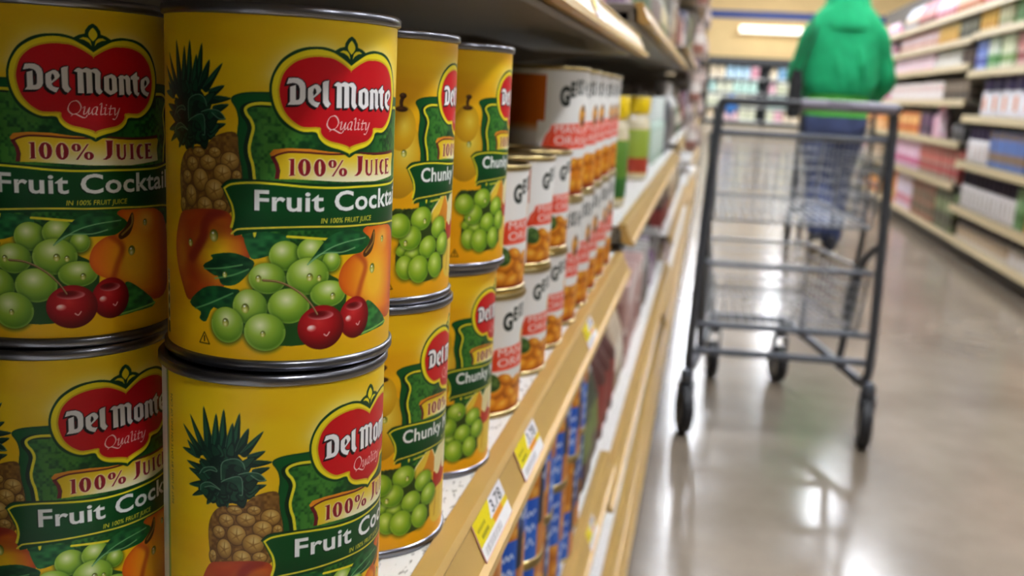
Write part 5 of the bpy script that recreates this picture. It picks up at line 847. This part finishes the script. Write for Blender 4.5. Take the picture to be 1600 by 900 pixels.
n = 30; vs = [p for r in R for p in r]; hd.add(vs, [(j * n + i, j * n + i + 1, (j + 1) * n + i + 1, (j + 1) * n + i) for j in range(len(R) - 1) for i in range(n - 1)])
ho = hd.build('hood', HOOD, pr, 60); so = ho.modifiers.new('cloth', 'SOLIDIFY'); so.thickness = .016; sb = ho.modifiers.new('round', 'SUBSURF'); sb.levels = 1; sb.render_levels = 1
hr = MB(); ball(hr, (0, .026, 1.728), (.080, .096, .112), 20); hr.v = [v for v in hr.v]; ho2 = hr.build('hair', HAIR, pr, True); ho2.location = (0, -.012, .006)
for sg in (-1, 1):
    e = MB(); ball(e, (sg * .030, .1215, 1.722), (.0125, .0085, .0075), 12); ball(e, (sg * .030, .1285, 1.722), (.0050, .0028, .0050), 10, 1); e.build('eye', [mat('eye_white', 'e8e4de', .3), mat('eye_dark', '2a1e18', .3)], pr, True)
    MB().tube([(sg * .014, .131, 1.742), (sg * .032, .130, 1.747), (sg * .048, .118, 1.742)], .0035, 6).build('eyebrow', HAIR, pr, True)
m_ = MB(); ball(m_, (0, .1365, 1.655), (.023, .006, .0055), 14); m_.build('mouth', mat('lips', 'a8665c', .5), pr, True)
MB().loft([ell(0, 0, .955, .208, .142), ell(0, 0, .985, .206, .14), ell(0, 0, 1.09, .198, .134)]).build('shirt_hem', SHIRT, pr, True)
jb = MB(); jb.loft([ell(0, 0, .80, .14, .11), ell(0, -.005, .86, .192, .135), ell(0, -.005, .93, .194, .135), ell(0, 0, 1.03, .178, .118)])
for s in (-1, 1): limb(jb, [HIP[s], lerp(HIP[s], KNE[s], .5), KNE[s], lerp(KNE[s], ANK[s], .55), (ANK[s][0], ANK[s][1] + .005, ANK[s][2] + .02)], [.118, .112, .098, .094, .086], 18)
for s in (-1, 1):
    for k in (.25, .5, .8): q = lerp(KNE[s], ANK[s], k); limb(jb, [(q[0] - .06, q[1] - .06, q[2] + .02), (q[0], q[1] - .082, q[2]), (q[0] + .06, q[1] - .055, q[2] + .03)], [.006, .012, .006], 8)
remesh(jb.build('jeans', JEAN, pr), .011, 4)
for s in (-1, 1):
    a = ANK[s]; up = s < 0; q = MB()
    def sh(y, z): # heel-up rotation for the trailing foot
        y -= .035
        if not up: return (a[0] + s * .01, a[1] + y, z)
        c, n_ = math.cos(.42), math.sin(.42); py, pz = .17, .0; dy, dz = y - py, z - pz; return (a[0] + s * .01, a[1] + py + dy * c + dz * n_, pz - dy * n_ + dz * c)
    def rg(y, w, z0, z1): return [(sh(y, 0)[0] + w * math.cos(t), sh(y, z0 + (z1 - z0) * (.5 + .5 * math.sin(t)))[1], sh(y, z0 + (z1 - z0) * (.5 + .5 * math.sin(t)))[2]) for t in [2 * PI * i / 16 for i in range(16)]]
    q.loft([rg(-.085, .02, .03, .09), rg(-.07, .040, .024, .135), rg(-.02, .046, .024, .145), rg(.04, .047, .024, .115), rg(.11, .050, .024, .075), rg(.17, .045, .024, .062), rg(.205, .02, .026, .045)])
    o = q.build('shoe', SHOE, pr, True); q2 = MB(); q2.loft([rg(-.09, .02, .004, .026), rg(-.07, .04, .001, .028), rg(.04, .048, .001, .028), rg(.11, .054, .001, .028), rg(.17, .049, .001, .028), rg(.212, .02, .006, .026)]); q2.build('sole', SOLE, o, True)
# black tote on the person's left arm
tb = thing('tote_bag', 'black tote bag hanging at the left elbow of the person in green', 'bag', (.645, 6.985, 0))
MB().loft([[(x * a, y * b, z) for x, y in [(math.copysign(abs(math.cos(t)) ** .5, math.cos(t)) * .045, math.copysign(abs(math.sin(t)) ** .5, math.sin(t)) * .055) for t in [2 * PI * i / 20 for i in range(20)]]] for z, a, b in ((.93, .7, .9), (.95, 1, 1), (1.05, 1.05, 1.02), (1.18, .9, 1), (1.24, .6, .98))]).build('bag_body', mat('black_cloth', '1a1c1e', .85), tb, 40)
for s in (-1, 1): MB().tube(crom([(s * .028, .0, 1.22), (.03 + s * .022, .0, 1.34), (.065 + s * .02, .0, 1.45), (.085 + s * .018, .03, 1.55), (.09 + s * .018, .09, 1.585)], 5), .006, 8).build('strap', mat('black_cloth', '1a1c1e', .85), tb, True)

# ------------------------------------------------------------------ the far end: coolers along the back wall
CASE = mat('cooler_case', '3a3b3c', .5); CREAM = mat('cooler_base', 'b8aa94', .5); SHELFW = mat('cooler_shelf', 'd8dad6', .4); cool = None
BP = [('pale teal', 'a8d0c4', 'd8ece4', '7ab0a4', 'e8f0ec'), ('white', 'e8e8e4', 'c8d4d0', 'd8a8b0', 'f0f0ee'), ('pink', 'e0b0b8', 'f0d8dc', 'c87a8a', 'e8c4cc'), ('cream', 'dcdcc0', 'eeeedd', 'b8bc94', 'e4e4d0'), ('sky blue', '8ab8d0', 'd0e4ec', '5a8ab0', 'b0d0e0'), ('mint', 'b8e0d0', 'e4f4ec', '8ac0a8', 'd8f0e4'), ('sand', 'd8c098', 'ece0c8', 'b0905a', 'e0d0b0')]
YC = 28.9; rb = random.Random(3)
for i in range(4):
    x = -.9 + i * 1.62; lab = 'open grey cooler of bottles at the back wall, %s from the left' % pos[i]
    if cool is None:
        cool = thing('display_cooler', lab, 'cooler', (x, YC, 0), 0, 'coolers along the back wall'); W2 = .80
        MB().box(-W2, W2, .45, .60, .2, 2.1).box(-W2, -W2 + .015, -.25, .6, .2, 2.1).box(W2 - .015, W2, -.25, .6, .2, 2.1).box(-W2, W2, -.25, .6, 2.0, 2.14, bev=.02).build('case', CASE, cool)
        MB().box(-W2, W2, -.35, .6, .0, .35, bev=.02).build('base', CREAM, cool)
        for z in (.50, .88, 1.26, 1.64): MB().box(-W2 + .04, W2 - .04, -.22, .45, z - .03, z).build('shelf', SHELFW, cool)
    else: dup(cool, (x, YC, 0), 0, lab)
    for k, z in enumerate((.50, .88, 1.26, 1.64)):
        xx = x - .74; b = 0
        while xx < x + .54:
            c = rb.choice(BP); kind = rb.choice(('bottle', 'jug', 'carton')); n_ = rb.randint(1, 3)
            for q in range(n_):
                if xx > x + .55: break
                o = link(NAME[kind], pack_mesh(kind, .21, .18, .30, list(c[1:]), k), None, (xx + .11, YC - .08, z + .0005), -PI / 2)
                tag(o, '%s %s, %s group on the %s shelf of the %s cooler at the back' % (c[0], NAME[kind], pos[min(b, 4)], ('lowest', 'second', 'third', 'top')[k], pos[i]), NAME[kind], 'goods on the %s shelf of the %s back cooler, %s run' % (('lowest', 'second', 'third', 'top')[k], pos[i], pos[min(b, 4)])); xx += .225
            b += 1
t = thing('balloon', 'round blue balloon floating in front of the back coolers', 'balloon', (.62, 27.6, 0))
MB().lathe([(.004, .60), (.02, .605), (.012, .62), (.08, .68), (.17, .78), (.215, .92), (.20, 1.04), (.13, 1.13), (.04, 1.165), (.005, 1.168)], 24).build('balloon_skin', mat('blue_balloon', '4a8ad8', .25), t, True)
MB().tube([(0, 0, .602), (.01, 0, .4), (-.01, .005, .2), (0, 0, .012)], .004, 6).lathe([(.05, 0), (.05, .01), (.03, .03), (.01, .035)], 16).build('string', mat('white_string', 'e0e0e0', .6), t)
